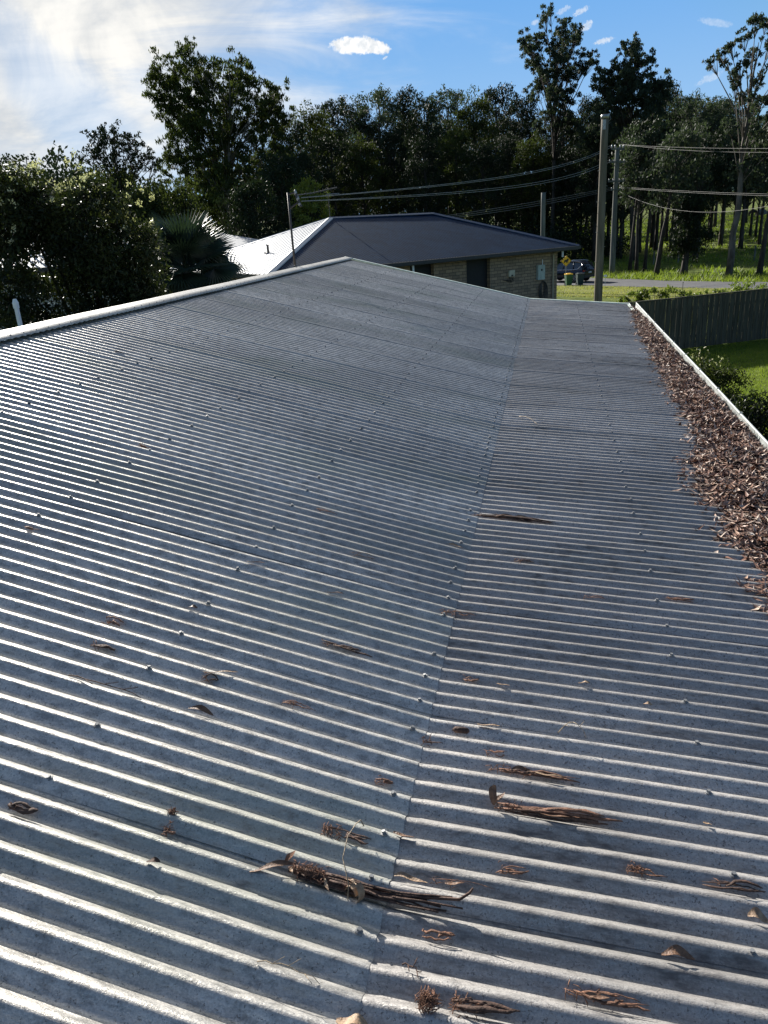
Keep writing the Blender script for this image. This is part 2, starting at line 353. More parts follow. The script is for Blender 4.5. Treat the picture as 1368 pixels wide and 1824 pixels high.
rng = np.random.default_rng(7)
def blades(P, h, w, lean=.35, seed=1):
    """P (N,3) bases, triangular-ish grass blades"""
    r = np.random.default_rng(seed); N = len(P); a = r.uniform(0, 2*np.pi, N); hh = h*r.uniform(.5, 1.25, N)
    d = np.stack([np.cos(a), np.sin(a), 0*a], 1); l = r.normal(0, lean, (N, 2))
    tip = P + np.stack([l[:, 0]*hh, l[:, 1]*hh, hh], 1)
    V = np.stack([P-d*w/2, P+d*w/2, tip], 1).reshape(-1, 3)
    return V, np.arange(3*N).reshape(-1, 3)
def region(N, x0, x1, y0, y1, test, seed):
    r = np.random.default_rng(seed); x = r.uniform(x0, x1, N); y = r.uniform(y0, y1, N); k = test(x, y); x, y = x[k], y[k]
    return np.stack([x, y, gza(x, y)], 1)
FA, FB = Vector((1.2, 24.9, 0)), Vector((16.5, 33.6, 0))       # fence line
fenY = lambda x: 24.9+(x-1.2)*(8.7/15.3)
V, F = blades(region(110000, 1.7, 10, 13, 30, lambda x, y: y < fenY(x)-.05, 3), .055, .012, .5, 4)
tag(mk('lawn_grass', V, F, M_grassL), 'short bright green lawn between the leafy gutter and the dark paling fence', 'grass', kind='stuff')
rs_ = lambda x, y: (x-3.44)*.77+(y-56.5)*.64
V, F = blades(region(60000, -12, 14, 38, 66, lambda x, y: (rs_(x, y) < .2) & (rs_(x, y) > -8), 5), .09, .035, .6, 6)
tag(mk('verge_grass', V, F, M_grassD), 'patchy yellowing verge grass between the brick house and the road', 'grass', kind='stuff')
V, F = blades(region(60000, -8, 36, 32, 78, lambda x, y: (rs_(x, y) > 6.0+.3*np.sin(x*2.1)) & (rs_(x, y) < 9.6+np.sin(x*.9)), 8), .42, .06, .45, 9)
tag(mk('tall_roadside_grass', V, F, M_grassF), 'long unmown grass bank along the far edge of the road', 'grass', kind='stuff')
tf = region(9000, -15, 110, 58, 230, lambda x, y: rs_(x, y) > 9, 11)
r = np.random.default_rng(3)
sc = np.repeat(tf, 9, 0) + np.concatenate([r.normal(0, .35, (len(tf)*9, 2)), np.zeros((len(tf)*9, 1))], 1)
V, F = blades(sc, .34, .14, .5, 12)
tag(mk('field_grass', V, F, M_grassF), 'tussocky green pasture grass under the gum trees across the road', 'grass', kind='stuff')

# ------------------------------------------------------------------ near house with corrugated roof
XP, HP, T1, T2, XG, YEND = -.3777, 1.5348, .2560, .0897, 1.4633, 15.594
Y0, PITCH = 3.70, .0762; XR, ZR = -3.992, H-.592
zL = lambda x: H-HP+T1*(XP-x)
zRt = lambda x: H-HP-T2*(x-XP)
house = thing('near_house', (-2.0, 7.5, 0), 'low house under the weathered corrugated roof, its gutter packed with leaves', 'house')
def sheet(name, x0, x1, zf, ya, yb, m_, lip0, seed, endlift=0.0, parent=house):
    rr = random.Random(seed); per = 12
    n = max(2, int(round((yb-ya)/PITCH*per))); nx = max(2, int(abs(x1-x0)/.22)); ph = rr.uniform(0, 6); amp = rr.uniform(.0006, .0016)
    V = np.zeros((nx+1, n+1, 3)); xs = np.linspace(x0, x1, nx+1); ys = np.linspace(ya, yb, n+1)
    for i, x in enumerate(xs):
        z = zf(x) - .0103 + .0103*np.cos(2*np.pi*(ys-Y0)/PITCH)
        if lip0: z = z + .0034*np.exp(-((ys-ya-.42*PITCH)/(.40*PITCH))**2) + .0008*np.clip(1-(ys-ya)/PITCH, 0, 1)
        z = z + amp*np.sin(x*2.3+ph+ys*1.7) + .0008*math.sin(x*5+ph*3)
        if endlift: z = z + endlift*max(0, 1-abs(x-x1)/.18)
        V[i, :, 0] = x; V[i, :, 1] = ys; V[i, :, 2] = z
    idx = np.arange((nx+1)*(n+1)).reshape(nx+1, n+1)
    F = np.stack([idx[:-1, :-1], idx[1:, :-1], idx[1:, 1:], idx[:-1, 1:]], -1).reshape(-1, 4)
    o = mk(name, V.reshape(-1, 3), F, m_, parent, True); return o
k = -7
while Y0+k*.762 < YEND-.05:
    ya = Y0+k*.762-.0762*.42; yb = min(Y0+(k+1)*.762+.0762*.40, YEND)
    sheet('roof_sheet', XR+.02, XP+.012, zL, ya, yb, M_roofA, True, k*3+1, .0035)
    sheet('roof_sheet', XP-.12, XG+.03, zRt, ya, yb, M_roofB, True, k*3+2, 0)
    k += 1
# far slope behind the ridge, one long sheet set
ys = np.arange(-1.8, YEND, PITCH/6); xs = np.linspace(XR-.02, -7.7, 12)
V = np.array([[(x, y, ZR-.02-.256*(XR-x)-.0103+.0103*math.cos(2*math.pi*(y-Y0)/PITCH)) for y in ys] for x in xs]); idx = np.arange(V.shape[0]*V.shape[1]).reshape(V.shape[:2])
F = np.stack([idx[:-1, :-1], idx[:-1, 1:], idx[1:, 1:], idx[1:, :-1]], -1).reshape(-1, 4)
mk('rear_roof_slope', V.reshape(-1, 3), F, M_roofA, house, True)
# ridge capping in three lengths
def cap(ya, yb, lift, seed):
    rr = random.Random(seed); rows = []; n = int((yb-ya)/.0381)
    for i in range(n+1):
        y = ya+(yb-ya)*i/n; w = .0012*math.sin(y*3+seed); cr = .5+.5*math.cos(2*math.pi*(y-Y0)/PITCH)
        prof = [(-.162, -.046, -.010*(1-cr)), (-.156, -.038, 0), (-.06, -.013, 0), (-.012, .0, 0), (0, .0035, 0), (.012, .0, 0), (.06, -.013, 0), (.152, -.036, 0), (.156, -.042, -.007*(1-cr))]
        rows.append([(XR+a, y, ZR+lift+b+c_+w) for a, b, c_ in prof])
    b = MB().ribbon(rows); o = b.obj('ridge_cap', M_cap, house, True)
cap(-1.8, 4.9, .006, 1); cap(4.84, 11.1, .009, 2); cap(11.04, YEND+.03, .012, 3)
# barge capping along the far end
b = MB()
for (xa, za), (xb, zb) in (((XR-.02, ZR+.016), (XP, zL(XP)+.010)), ((XP, zL(XP)+.010), (XG+.02, zRt(XG)+.010))):
    d = Vector((xb-xa, 0, zb-za)); Ln = d.length; d.normalize(); n_ = Vector((-d.z, 0, d.x))
    b.box(Vector(((xa+xb)/2, YEND+.03, (za+zb)/2))-n_*.006, (Ln, .075, .016), d, (0, 1, 0), n_)
    b.box(Vector(((xa+xb)/2, YEND+.058, (za+zb)/2))-n_*.074, (Ln, .018, .12), d, (0, 1, 0), n_)
b.obj('barge_capping', M_barge, house)
# gutter: open channel with rolled lip
ZL = H-1.682; XL = XG+.13; prof = []
prof = [(XG+.006, ZL-.005), (XG+.006, ZL-.098), (XG+.02, ZL-.104), (XL-.022, ZL-.104), (XL-.004, ZL-.09), (XL-.002, ZL-.012)]
for a in range(9): an = math.pi-a*math.pi/4.6; prof.append((XL+.007+.009*math.cos(an), ZL-.004+.009*math.sin(an)))
prof += [(XL+.001, ZL-.014), (XL-.001, ZL-.092), (XL-.02, ZL-.108), (XG+.018, ZL-.108), (XG+.003, ZL-.1), (XG+.003, ZL-.005)]
rows = [[(x, y, z+.004*math.sin(y*.9)) for x, z in prof+[prof[0]]] for y in np.linspace(-1.9, YEND+.02, 40)]
g_ = MB().ribbon(rows); g_.obj('gutter', M_gutter, house, True)
cb_ = None
for i in range(17):
    if cb_ is None: o = MB().box((0, 0, 0), (.022, .02, .022), bev=.003).obj('gutter_clip', M_gutter, house, local=True); cb_ = o
    else: o = cb_.copy(); COL.objects.link(o)
    o.location = Vector((XL+.006, -1+i*.98, ZL+.001))-Vector(house.location)
b = MB().box((XG-.02, (YEND-1.9)/2, ZL-.09), (.03, YEND+1.7, .16)); b.obj('fascia', M_barge, house)
b = MB(); w0, w1 = -7.2, 1.0
b.box(((w0+w1)/2, YEND-.45, 1.25), (w1-w0, .12, 2.5)); b.box(((w0+w1)/2, -1.6, 1.25), (w1-w0, .12, 2.5))
b.box((w1-.06, 7, 1.22), (.12, 16.9, 2.44)); b.box((w0+.06, 7, 1.22), (.12, 16.9, 2.44))
b.prism([(w0, 0, 2.5), (w1, 0, 2.5), (w1, 0, 2.62), (XP, 0, 2.76), (XR, 0, 3.70), (w0, 0, 2.86)], (0, YEND-.51, 0), (0, YEND-.39, 0))
b.obj('wall', M_wall, house)
# screws with their washers on the purlin rows
def screwmesh():
    b = MB(); b.tube([(0, 0, -.001), (0, 0, .0022)], .0095, 12); b.tube([(0, 0, .002), (0, 0, .0035), (0, 0, .0035)], [.0088, .0075, .0072], 12)
    b.tube([(0, 0, .003), (0, 0, .0098)], .0058, 6); return b
scr = []
def crestY(j): return Y0 + j*PITCH
def addrow(x, z, js, slope):
    for j in js:
        y = crestY(j)
        if -.2 < y < YEND-.05: scr.append((x+random.Random(j*7+int(x*100)).uniform(-.007, .007), y, z, slope))
pat = [j for b_ in range(-60, 170, 10) for j in (b_, b_+3, b_+7)]
for x in (-1.255, -2.125, -2.985): addrow(x, zL(x)+.0006, pat, T1)
addrow(-.410, zL(-.41)+.004, [j for j in range(-60, 170) if j % 2 == 0 and (j % 10) != 6], T1)
for x in (.485, 1.33): addrow(x, zRt(x)+.0006, pat, T2)
addrow(XR+.118, ZR-.021, range(-60, 170, 2), T1)
vis = []
for (x, y, z, s_) in scr:
    d = (Vector((x, y, z))-Vector((0, 0, H))); dep = d.dot(CF)
    px = 684+FOC*d.dot(CR)/dep if dep > .1 else -999; py = 912-FOC*d.dot(CU)/dep if dep > .1 else 9999
    if dep > .1 and -20 < px < 1390 and py < 1850: vis.append((d.length, x, y, z, s_))
vis.sort(); sb = screwmesh(); proto = None; rest = MB()
for i, (_, x, y, z, s_) in enumerate(vis):
    a = math.atan(s_)
    if i < 98:
        if proto is None: o = sb.obj('screw', M_screw, house, False, local=True); proto = o
        else: o = proto.copy(); COL.objects.link(o)
        o.location = Vector((x, y, z))-Vector(house.location); o.rotation_euler = (0, a, i*.7)
    else:
        rest.add([Vector((v[0]*math.cos(a)+v[2]*math.sin(a), v[1], -v[0]*math.sin(a)+v[2]*math.cos(a)))*.85+Vector((x, y, z)) for v in sb.v], sb.f)
o = rest.obj('screws', M_screw, house); o['kind'] = 'stuff'

# ------------------------------------------------------------------ leaves
def rand_leaves(C, L, Wd, seed, droop=0.0, tilt=1.0, bend=.0, flat=None):
    """C (N,3) centres -> diamond leaves.  droop 0..1 hangs the long axis down; flat = max tilt from horizontal"""
    r = np.random.default_rng(seed); N = len(C)
    d = r.normal(0, 1, (N, 3))
    if flat is not None: d[:, 2] *= flat
    d[:, 2] -= droop*2.2; d /= np.linalg.norm(d, axis=1)[:, None]
    s = r.normal(0, 1, (N, 3))
    if flat is not None: s[:, 2] *= flat
    s -= d*(s*d).sum(1)[:, None]; s /= np.linalg.norm(s, axis=1)[:, None]
    l = (L*r.uniform(.6, 1.3, N))[:, None]; w = (Wd*r.uniform(.7, 1.3, N))[:, None]
    V = np.stack([C-d*l/2, C+s*w/2-d*l*.08, C+d*l/2, C-s*w/2-d*l*.08], 1)
    return V.reshape(-1, 3), np.arange(4*N).reshape(-1, 4)
def clumps(cs, n, r, L, Wd, seed, droop, squash=.75):
    """cs: list of (centre, radius)"""
    rg = np.random.default_rng(seed); P = []
    for (c_, rad) in cs:
        k = max(6, int(n*(rad/r)**2)); q = rg.normal(0, 1, (k, 3)); q /= np.linalg.norm(q, axis=1)[:, None]
        q *= (rg.uniform(0, 1, k)**.55)[:, None]; q[:, 2] *= squash; q[:, 2] += .25*(1-np.hypot(q[:, 0], q[:, 1]))
        P.append(np.array(c_)+q*rad)
    P = np.concatenate(P); return rand_leaves(P, L, Wd, seed+1, droop)
def gum(name, seed, Ht=17.0, Rc=3.4, base=.38, ncl=42, nleaf=150, cr=1.05, L=.30, Wd=.11, lm=M_leafA, bm=M_bark, tr=.24, lean=(0, 0), droop=.6, stems=1, top=1.0, shape=.6, sub=3, loc=(0, 0, 0), label='', cat='tree', group=None):
    rr = random.Random(seed); root = thing(name, loc, label, cat, group); loc = Vector(loc)
    tb = MB(); cs = []
    for s_ in range(stems):
        a0 = rr.uniform(0, 6.28); sp = 0 if stems == 1 else Rc*.45
        tops = Vector((lean[0]+math.cos(a0)*sp, lean[1]+math.sin(a0)*sp, Ht*.93*top))
        n = 9; pts = []; rad = []
        for i in range(n+1):
            f = i/n; w = .018*Ht*f
            pts.append(loc+Vector((tops.x*f**1.2+rr.uniform(-w, w)*.5, tops.y*f**1.2+rr.uniform(-w, w)*.5, tops.z*f))); rad.append(tr*(1-f)**.8*(1.25 if i == 0 else 1)+.02)
        tb.tube(pts, rad, 8)
        m_ = ncl//stems
        for j in range(m_):
            h = base+(1-base)*((j+rr.random())/m_)**.85
            prof = (math.sin(math.pi*min(1, max(.02, (h-base)/(1.04-base)))**.75))**shape
            ang = j*2.4+rr.uniform(-.5, .5); rad_ = Rc*prof*rr.uniform(.35, 1.0)
            f = h*.98; i0 = min(n-1, int(f*n)); ft = f*n-i0; tp = pts[i0].lerp(pts[i0+1], min(1, ft))
            c_ = tp+Vector((math.cos(ang)*rad_, math.sin(ang)*rad_, rr.uniform(-.02, .03)*Ht))
            st_ = max(base*.7, h-rr.uniform(.10, .22)); i1 = min(n-1, int(st_*n)); s0 = pts[i1].lerp(pts[i1+1], st_*n-i1)
            mid = s0.lerp(c_, .55)+Vector((rr.uniform(-.2, .2), rr.uniform(-.2, .2), -.02*Ht*rr.random()))
            br = tr*.34*(1-h*.55); tb.tube([s0, mid, c_], [br, br*.65, br*.25], 5)
            for q in range(sub):
                o = Vector((rr.gauss(0, 1), rr.gauss(0, 1), rr.gauss(0, .6))).normalized()*cr*rr.uniform(.5, 1.1)
                cs.append((tuple(c_+o), cr*rr.uniform(.4, .75))); tb.tube([mid.lerp(c_, .5), c_+o*.7], [br*.3, br*.12], 4)
            cs.append((tuple(c_), cr*rr.uniform(.6, 1)))
    tb.obj('trunk', bm, root, True)
    V, F = clumps(cs, nleaf, cr, L, Wd, seed, droop)
    mk('crown', V, F, lm, root)
    return root
protoH = 17.0
def base_at(px, dist, dy=0):
    p = atd(px, 380, dist); return Vector((p.x, p.y, gz(p.x, p.y)))
def height_at(px, py, dist):
    b_ = base_at(px, dist); return atd(px, py, dist).z-b_.z
protos = {}
# (kind, px, top py, ground distance, sideways scale, label)
WOOD = 'gum trees of the wood across the road'
TREES = [
 ('d', 530, 196, 74, 1.0, 'low gum at the left end of the wood, beside the biggest tree'),
 ('e', 567, 176, 80, 1.1, 'dark rounded gum just right of the sky gap beside the biggest tree'),
 ('d', 612, 158, 86, 1.1, 'gum with a broad flat dark top, below left of the small white cloud'),
 ('a', 648, 166, 80, .9, 'narrow gum between the flat-topped one and the tufted one below the cloud'),
 ('b', 684, 134, 78, 1.0, 'gum with a small tufted crown on a bare stem below the small cloud'),
 ('a', 728, 142, 82, 1.0, 'gum with a ragged top, next to the right of the tufted one below the cloud'),
 ('d', 766, 160, 76, .9, 'lower gum in the dip of the skyline above the navy roof\'s ridge'),
 ('b', 802, 136, 84, 1.0, 'gum with an umbrella-like tuft above the right end of the navy ridge'),
 ('e', 848, 152, 79, 1.0, 'full dark gum just right of the one with the umbrella-like tuft'),
 ('a', 884, 134, 86, 1.0, 'gum with a pointed top, second to the left of the tallest gum'),
 ('d', 930, 152, 80, .9, 'gum standing against the left side of the tallest gum'),
 ('a', 1045, 158, 80, .8, 'gum directly behind the top of the large timber pole'),
 ('d', 1172, 132, 82, .8, 'gum with a sloping shoulder, right of the one with the forked tuft'),
 ('e', 1226, 160, 88, 1.0, 'dense dark gum low on the skyline left of the big airy gum'),
 ('a', 1268, 168, 92, .9, 'gum half hidden behind the left branches of the big airy gum'),
 ('b', 1310, 190, 80, 1.0, 'gum whose bluish crown shows through the big airy gum\'s branches'),
]
FRONT = [(1205, 150, 80, 'b'), (1240, 158, 76, 'b'), (1288, 160, 88, 'c'), (1165, 158, 84, 'c'), (1060, 160, 74, 'c'), (1085, 176, 78, 'b'), (1108, 262, 74, 'c'), (1142, 262, 80, 'c'), (1215, 176, 92, 'c'), (1248, 190, 86, 'c'), (1288, 205, 84, 'b'), (1325, 210, 80, 'c'), (1358, 205, 84, 'c'), (1395, 180, 84, 'b'), (1190, 262, 96, 'c'), (1265, 268, 98, 'b'), (1310, 262, 92, 'c'), (1350, 268, 96, 'b'), (1395, 250, 90, 'c'), (975, 262, 70, 'e'), (1035, 268, 70, 'b'), (545, 262, 66, 'd'), (598, 228, 70, 'a'), (650, 236, 72, 'e'), (706, 214, 74, 'a'), (760, 232, 68, 'd'), (815, 216, 72, 'e'), (862, 240, 67, 'a'), (905, 226, 71, 'd'),
         (948, 232, 68, 'e'), (1000, 196, 70, 'a'), (1024, 250, 66, 'd'), (1062, 220, 72, 'a'), (1100, 196, 76, 'e'), (1200, 214, 84, 'c'), (1245, 232, 90, 'a'), (1340, 236, 96, 'b'), (1180, 240, 100, 'c'), (1290, 250, 104, 'a')]
BACK = [(575, 215, 102, 'e'), (625, 205, 106, 'd'), (675, 200, 104, 'a'), (735, 195, 108, 'e'), (790, 198, 102, 'd'), (835, 200, 108, 'a'), (890, 190, 104, 'e'), (940, 196, 108, 'd'), (1000, 190, 102, 'a'), (1055, 200, 110, 'e'), (1110, 195, 112, 'd'), (1160, 205, 118, 'e'), (1215, 215, 124, 'a'), (1275, 222, 128, 'd'), (1330, 230, 134, 'e')]
KD = {'a': dict(seed=11, Rc=3.3, base=.36, ncl=44, nleaf=120, lm=M_leafA), 'b': dict(seed=23, Rc=3.2, base=.5, ncl=30, nleaf=120, lm=M_leafB, shape=.45),
      'c': dict(seed=37, Rc=3.4, base=.42, ncl=46, nleaf=130, lm=M_leafB, shape=.5), 'd': dict(seed=41, Rc=3.6, base=.30, ncl=52, nleaf=120, lm=M_leafA),
      'e': dict(seed=59, Rc=3.9, base=.26, ncl=60, nleaf=130, lm=M_leafO, cr=1.15)}
def plant(kind, px, py, dist, wsc, label, group, rz):
    dist *= 1.38 if px < 1060 else 1.2
    p = base_at(px, dist); h = height_at(px, py, dist); s_ = h/protoH
    if kind not in protos:
        o = gum('gum_tree', loc=tuple(p), label=label, group=group, **KD[kind]); protos[kind] = o
    else: o = copy_tree(protos[kind], p, None, rz, label, group)
    o.scale = (wsc*(.25+.75*s_), wsc*(.25+.75*s_), s_); o.rotation_euler = (0, 0, rz)
    return o
for i, (kd, px, py, ds, ws, lb) in enumerate(TREES): plant(kd, px, py, ds, ws, lb, WOOD, i*1.9)
for i, (px, py, ds, kd) in enumerate(FRONT): plant(kd, px, py, ds, .85+.1*(i % 4), 'slim dark-trunked gum crowded in the shady front of the wood', 'look-alike gums in the front of the wood', i*2.3+.4)
for i, (px, py, ds, kd) in enumerate(BACK): plant(kd, px, py, ds, 1.1, 'gum crown filling the gaps deep inside the dark wood', 'look-alike gums deep in the wood', i*1.3+.9)
# trunks one can tell apart at the edge of the field
EDGE = [(1127, 200, 68, (.6, 0), 'slim gum nearest the crossarm pole, first of the trunks at the roadside'),
        (1139, 214, 66, (-.3, 0), 'thin dark gum, second of the close row right of the crossarm pole'),
        (1154, 206, 67, (.5, .3), 'gum with a straight trunk, last of the close row right of the crossarm pole'),
        (1176, 222, 61, (1.3, 0), 'gum leaning right, alone on the bank between the trunk row and the shaggy tree'),
        (1246, 226, 78, (0, 0), 'gum with a short grey trunk standing back in the sunny field'),
        (1364, 190, 58, (.6, 0), 'gum whose dark trunk stands at the right edge of the picture')]
for i, (px, py, ds, ln, lb) in enumerate(EDGE):
    ds *= 1.08; p = base_at(px, ds); h = height_at(px, py, ds)
    gum('gum_tree', 100+i, Ht=h, Rc=2.6, base=.52, ncl=24, nleaf=110, cr=.9, lm=M_leafB if i % 2 else M_leafA, tr=.13 if i < 3 else .18, lean=ln, loc=tuple(p), label=lb, group='gums at the edge of the field')
p = base_at(1226, 65)
gum('gum_tree', 131, Ht=height_at(1226, 345, 65), Rc=1.35, base=.28, ncl=24, nleaf=120, cr=.8, lm=M_leafA, tr=.26, lean=(.3, 0), loc=tuple(p), label='low shaggy tree with dark foliage down its trunk, by the sunny field', group='gums at the edge of the field')
def gum_px(seed, bx, ds, poly, n, rpx, label, cat='tree', pts=None, lm=M_leafA, bm=M_bark, tr=.3, nleaf=90, L=.26, Wd=.09, depth=1.0, lean=0, droop=.6, start=.25, trunks=1, yb=380, group=None):
    """a gum whose limbs end in the clumps of foliage its outline shows, spread through a real depth"""
    rr = random.Random(seed); base = base_at(bx, ds); root = thing('gum_tree', tuple(base), label, cat, group)
    def ins(x, y):
        c_ = False
        for (x0, y0), (x1, y1) in zip(poly, poly[1:]+poly[:1]):
            if (y0 > y) != (y1 > y) and x < (x1-x0)*(y-y0)/(y1-y0)+x0: c_ = not c_
        return c_
    P_ = list(pts or []); tries = 0
    if poly:
        xs_ = [q[0] for q in poly]; ys_ = [q[1] for q in poly]
        while len(P_) < n and tries < 20000:
            tries += 1; x, y = rr.uniform(min(xs_), max(xs_)), rr.uniform(min(ys_), max(ys_))
            if ins(x, y) and all(math.hypot(x-a[0], y-a[1]) > rpx*(.75 if tries < 6000 else .35) for a in P_): P_.append((x, y, rpx*rr.uniform(.75, 1.3)))
    sc_ = ds/1368*.93; fwd = Vector((base.x, base.y, 0)).normalized(); wid = (max(a[0] for a in P_)-min(a[0] for a in P_))*sc_/2*depth
    cx_ = sum(a[0] for a in P_)/len(P_); C_ = []
    for (x, y, r_) in P_:
        c_ = atd(x, y, ds); e_ = min(1, abs(x-cx_)*sc_/max(wid, .1)); c_ += fwd*rr.uniform(-1, 1)*wid*math.sqrt(max(.1, 1-e_*e_))*.8; C_.append((c_, r_*sc_))
    top_ = max(c_.z for c_, _ in C_); cxw = sum((c_ for c_, _ in C_), Vector())/len(C_); tb = MB(); TR = []
    for k_ in range(trunks):
        tx = Vector((cxw.x, cxw.y, 0))+(Vector((rr.uniform(-1, 1), rr.uniform(-1, 1), 0))*wid*.45 if trunks > 1 else Vector()); hh = top_-base.z; nn = 10; tp_ = []
        for i in range(nn+1):
            f = i/nn; q = Vector((base.x, base.y, 0)).lerp(tx, f**1.1); q.z = base.z+hh*.94*f; tp_.append(q+Vector((rr.uniform(-.1, .1), rr.uniform(-.1, .1), 0)))
        TR.append(tp_); tb.tube(tp_, [tr*(1-i/nn)**.85*(1 if k_ == 0 else .75)+.02 for i in range(nn+1)], 8)
    cs = []
    for c_, r_ in C_:
        tp_ = min(TR, key=lambda T: min((q-c_).length for q in T)); f = max(start, min(.9, (c_.z-base.z)/(top_-base.z)-rr.uniform(.12, .28))); i0 = int(f*10); s0 = tp_[i0].lerp(tp_[min(10, i0+1)], f*10-i0)
        mid = s0.lerp(c_, .5)+Vector((0, 0, .03*(c_-s0).length)); br = max(.014, .017*(c_-s0).length**.7); tb.tube([s0, mid, c_], [br, br*.7, br*.3], 5)
        for q_ in range(10):
            o = Vector((rr.gauss(0, 1), rr.gauss(0, 1), rr.gauss(0, .9))).normalized()*r_*rr.uniform(.5, 1.6); cs.append((tuple(c_+o), r_*rr.uniform(.22, .58))); tb.tube([mid.lerp(c_, .6), c_+o*.8], [br*.3, .008], 4)
        cs.append((tuple(c_), r_*.6))
    tb.obj('trunk', bm, root, True); V, F = clumps(cs, nleaf*1.9, .5, L, Wd, seed, droop); mk('crown', V, F, lm, root); return root
# big airy gum at the right edge
gum_px(77, 1310, 62, None, 0, 10, 'big airy gum at the right edge, its long grey trunk leaning right', pts=[(1265, 110, 9), (1281, 98, 9), (1300, 88, 9), (1325, 64, 11), (1345, 48, 12), (1365, 46, 12), (1392, 62, 14), (1290, 112, 8), (1318, 122, 11), (1312, 140, 10), (1340, 100, 11), (1352, 140, 12), (1368, 92, 12), (1328, 165, 13), (1346, 190, 13), (1368, 172, 14), (1395, 120, 16), (1372, 215, 14), (1340, 232, 14), (1308, 158, 10), (1400, 180, 16), (1352, 268, 15), (1322, 262, 13), (1380, 262, 15), (1300, 230, 12), (1420, 90, 14)], lm=M_leafB, bm=M_palebark, tr=.24, nleaf=80, start=.42, depth=.8)
gum_px(78, 986, 90, [(962, 38), (982, 24), (999, 31), (1033, 51), (1040, 79), (1056, 106), (1050, 123), (1034, 140), (1022, 160), (1030, 230), (950, 235), (948, 150), (944, 113), (924, 99), (927, 82), (944, 58)], 62, 10, 'tallest gum of the skyline, high above the wood left of the large pole', lm=M_leafB, tr=.24, nleaf=80, start=.45)
gum_px(79, 1130, 84, [(1112, 89), (1126, 77), (1157, 89), (1157, 113), (1146, 120), (1170, 128), (1191, 147), (1196, 230), (1140, 250), (1070, 240), (1068, 137), (1091, 116), (1115, 116)], 74, 11, 'tall gum with a forked tuft on top, right of the large pole', lm=M_leafB, tr=.24, nleaf=85, start=.45)
gum_px(205, 396, 98, [(280, 110), (330, 92), (395, 95), (430, 115), (455, 140), (462, 168), (480, 182), (486, 140), (497, 142), (500, 200), (505, 260), (520, 330), (518, 385), (300, 385), (285, 330), (298, 285), (305, 230), (280, 200), (272, 165), (268, 125)], 170, 15, 'biggest tree, a broad dark gum with a ragged crown behind the palm', lm=M_leafO, bm=M_palebark, tr=.42, nleaf=25, start=.2, trunks=4, depth=.8, L=.42, Wd=.12, droop=.9)
gum_px(206, 225, 62, [(145, 262), (160, 240), (185, 232), (215, 236), (240, 245), (262, 265), (278, 290), (275, 315), (240, 302), (200, 288), (160, 285), (148, 280)], 34, 10, 'thin umbrella-shaped gum with sky showing through, left of the biggest tree', lm=M_leafA, bm=M_bark, tr=.2, nleaf=34, start=.45, trunks=3, depth=.8, L=.24)
LEFT = [(18, 243, 46, dict(Rc=1.7, base=.5, ncl=22, nleaf=34, cr=.5, lm=M_leafA, droop=.1, L=.18), 'sparse dark tree at the left edge behind the flowering shrub'),
        (68, 257, 48, dict(Rc=1.8, base=.5, ncl=22, nleaf=34, cr=.5, lm=M_leafA, droop=.1, L=.18), 'sparse dark tree next to the right of the one at the left edge'),
        (190, 292, 46, dict(Rc=3.8, base=.2, ncl=60, nleaf=150, cr=.9, lm=M_leafO, droop=.1), 'low domed dark tree below the thin-crowned gum'),
        (128, 296, 50, dict(Rc=2.4, base=.2, ncl=36, nleaf=130, cr=.8, lm=M_leafA), 'small dark tree filling the gap between the sparse trees and the domed one'),
        (262, 330, 42, dict(Rc=2.6, base=.15, ncl=46, nleaf=150, cr=.8, lm=M_leafO), 'olive-green bushy tree between the domed tree and the biggest tree'),
        (310, 322, 45, dict(Rc=2.3, base=.15, ncl=40, nleaf=140, cr=.8, lm=M_leafO), 'olive-green tree at the left foot of the biggest tree, above the palm'),
        (448, 318, 47, dict(Rc=2.2, base=.15, ncl=40, nleaf=140, cr=.8, lm=M_leafA), 'dark tree at the right foot of the biggest tree, above the white far roof'),
        (505, 262, 58, dict(Rc=2.4, base=.2, ncl=44, nleaf=130, cr=.85, lm=M_leafA), 'dark-green tree behind the top of the service mast'),
        (548, 306, 56, dict(Rc=1.6, base=.2, ncl=30, nleaf=110, cr=.6, lm=M_leafY), 'small tree with yellow-green leaves just right of the service mast'),
        (-60, 270, 40, dict(Rc=2.0, base=.3, ncl=30, nleaf=80, cr=.7, lm=M_leafA), 'dark tree mostly outside the left edge behind the flowering shrub')]
for i, (px, py, ds, kw, lb) in enumerate(LEFT):
    k_ = 1.38 if px > 150 else 1.0; ds *= k_; kw['Rc'] *= k_; kw['cr'] = kw.get('cr', .9)*k_
    p = base_at(px, ds); gum('broadleaf_tree' if kw['lm'] != M_leafB else 'gum_tree', 300+i*7, Ht=height_at(px, py, ds), tr=.17, loc=tuple(p), label=lb, **kw)
# far mass of forest
r = np.random.default_rng(99); N = 60000
az = r.uniform(R(-48), R(24), N); di = r.uniform(165, 260, N); x = np.sin(az)*di; y = np.cos(az)*di
az_px = np.degrees(az)
hmax = 16+3.5*np.sin(az*31)+2*np.sin(az*77+1)
lowcut = np.where(az_px > 4, 9.0, 1.0)
zz = gza(x, y)+lowcut+(hmax-lowcut)*r.uniform(0, 1, N)**.8
V, F = rand_leaves(np.stack([x, y, zz], 1), 1.1, .6, 5, .5)
tag(mk('distant_wood', V, F, M_leafA), 'solid dark band of forest far behind the trees and the pasture', 'forest', kind='stuff')
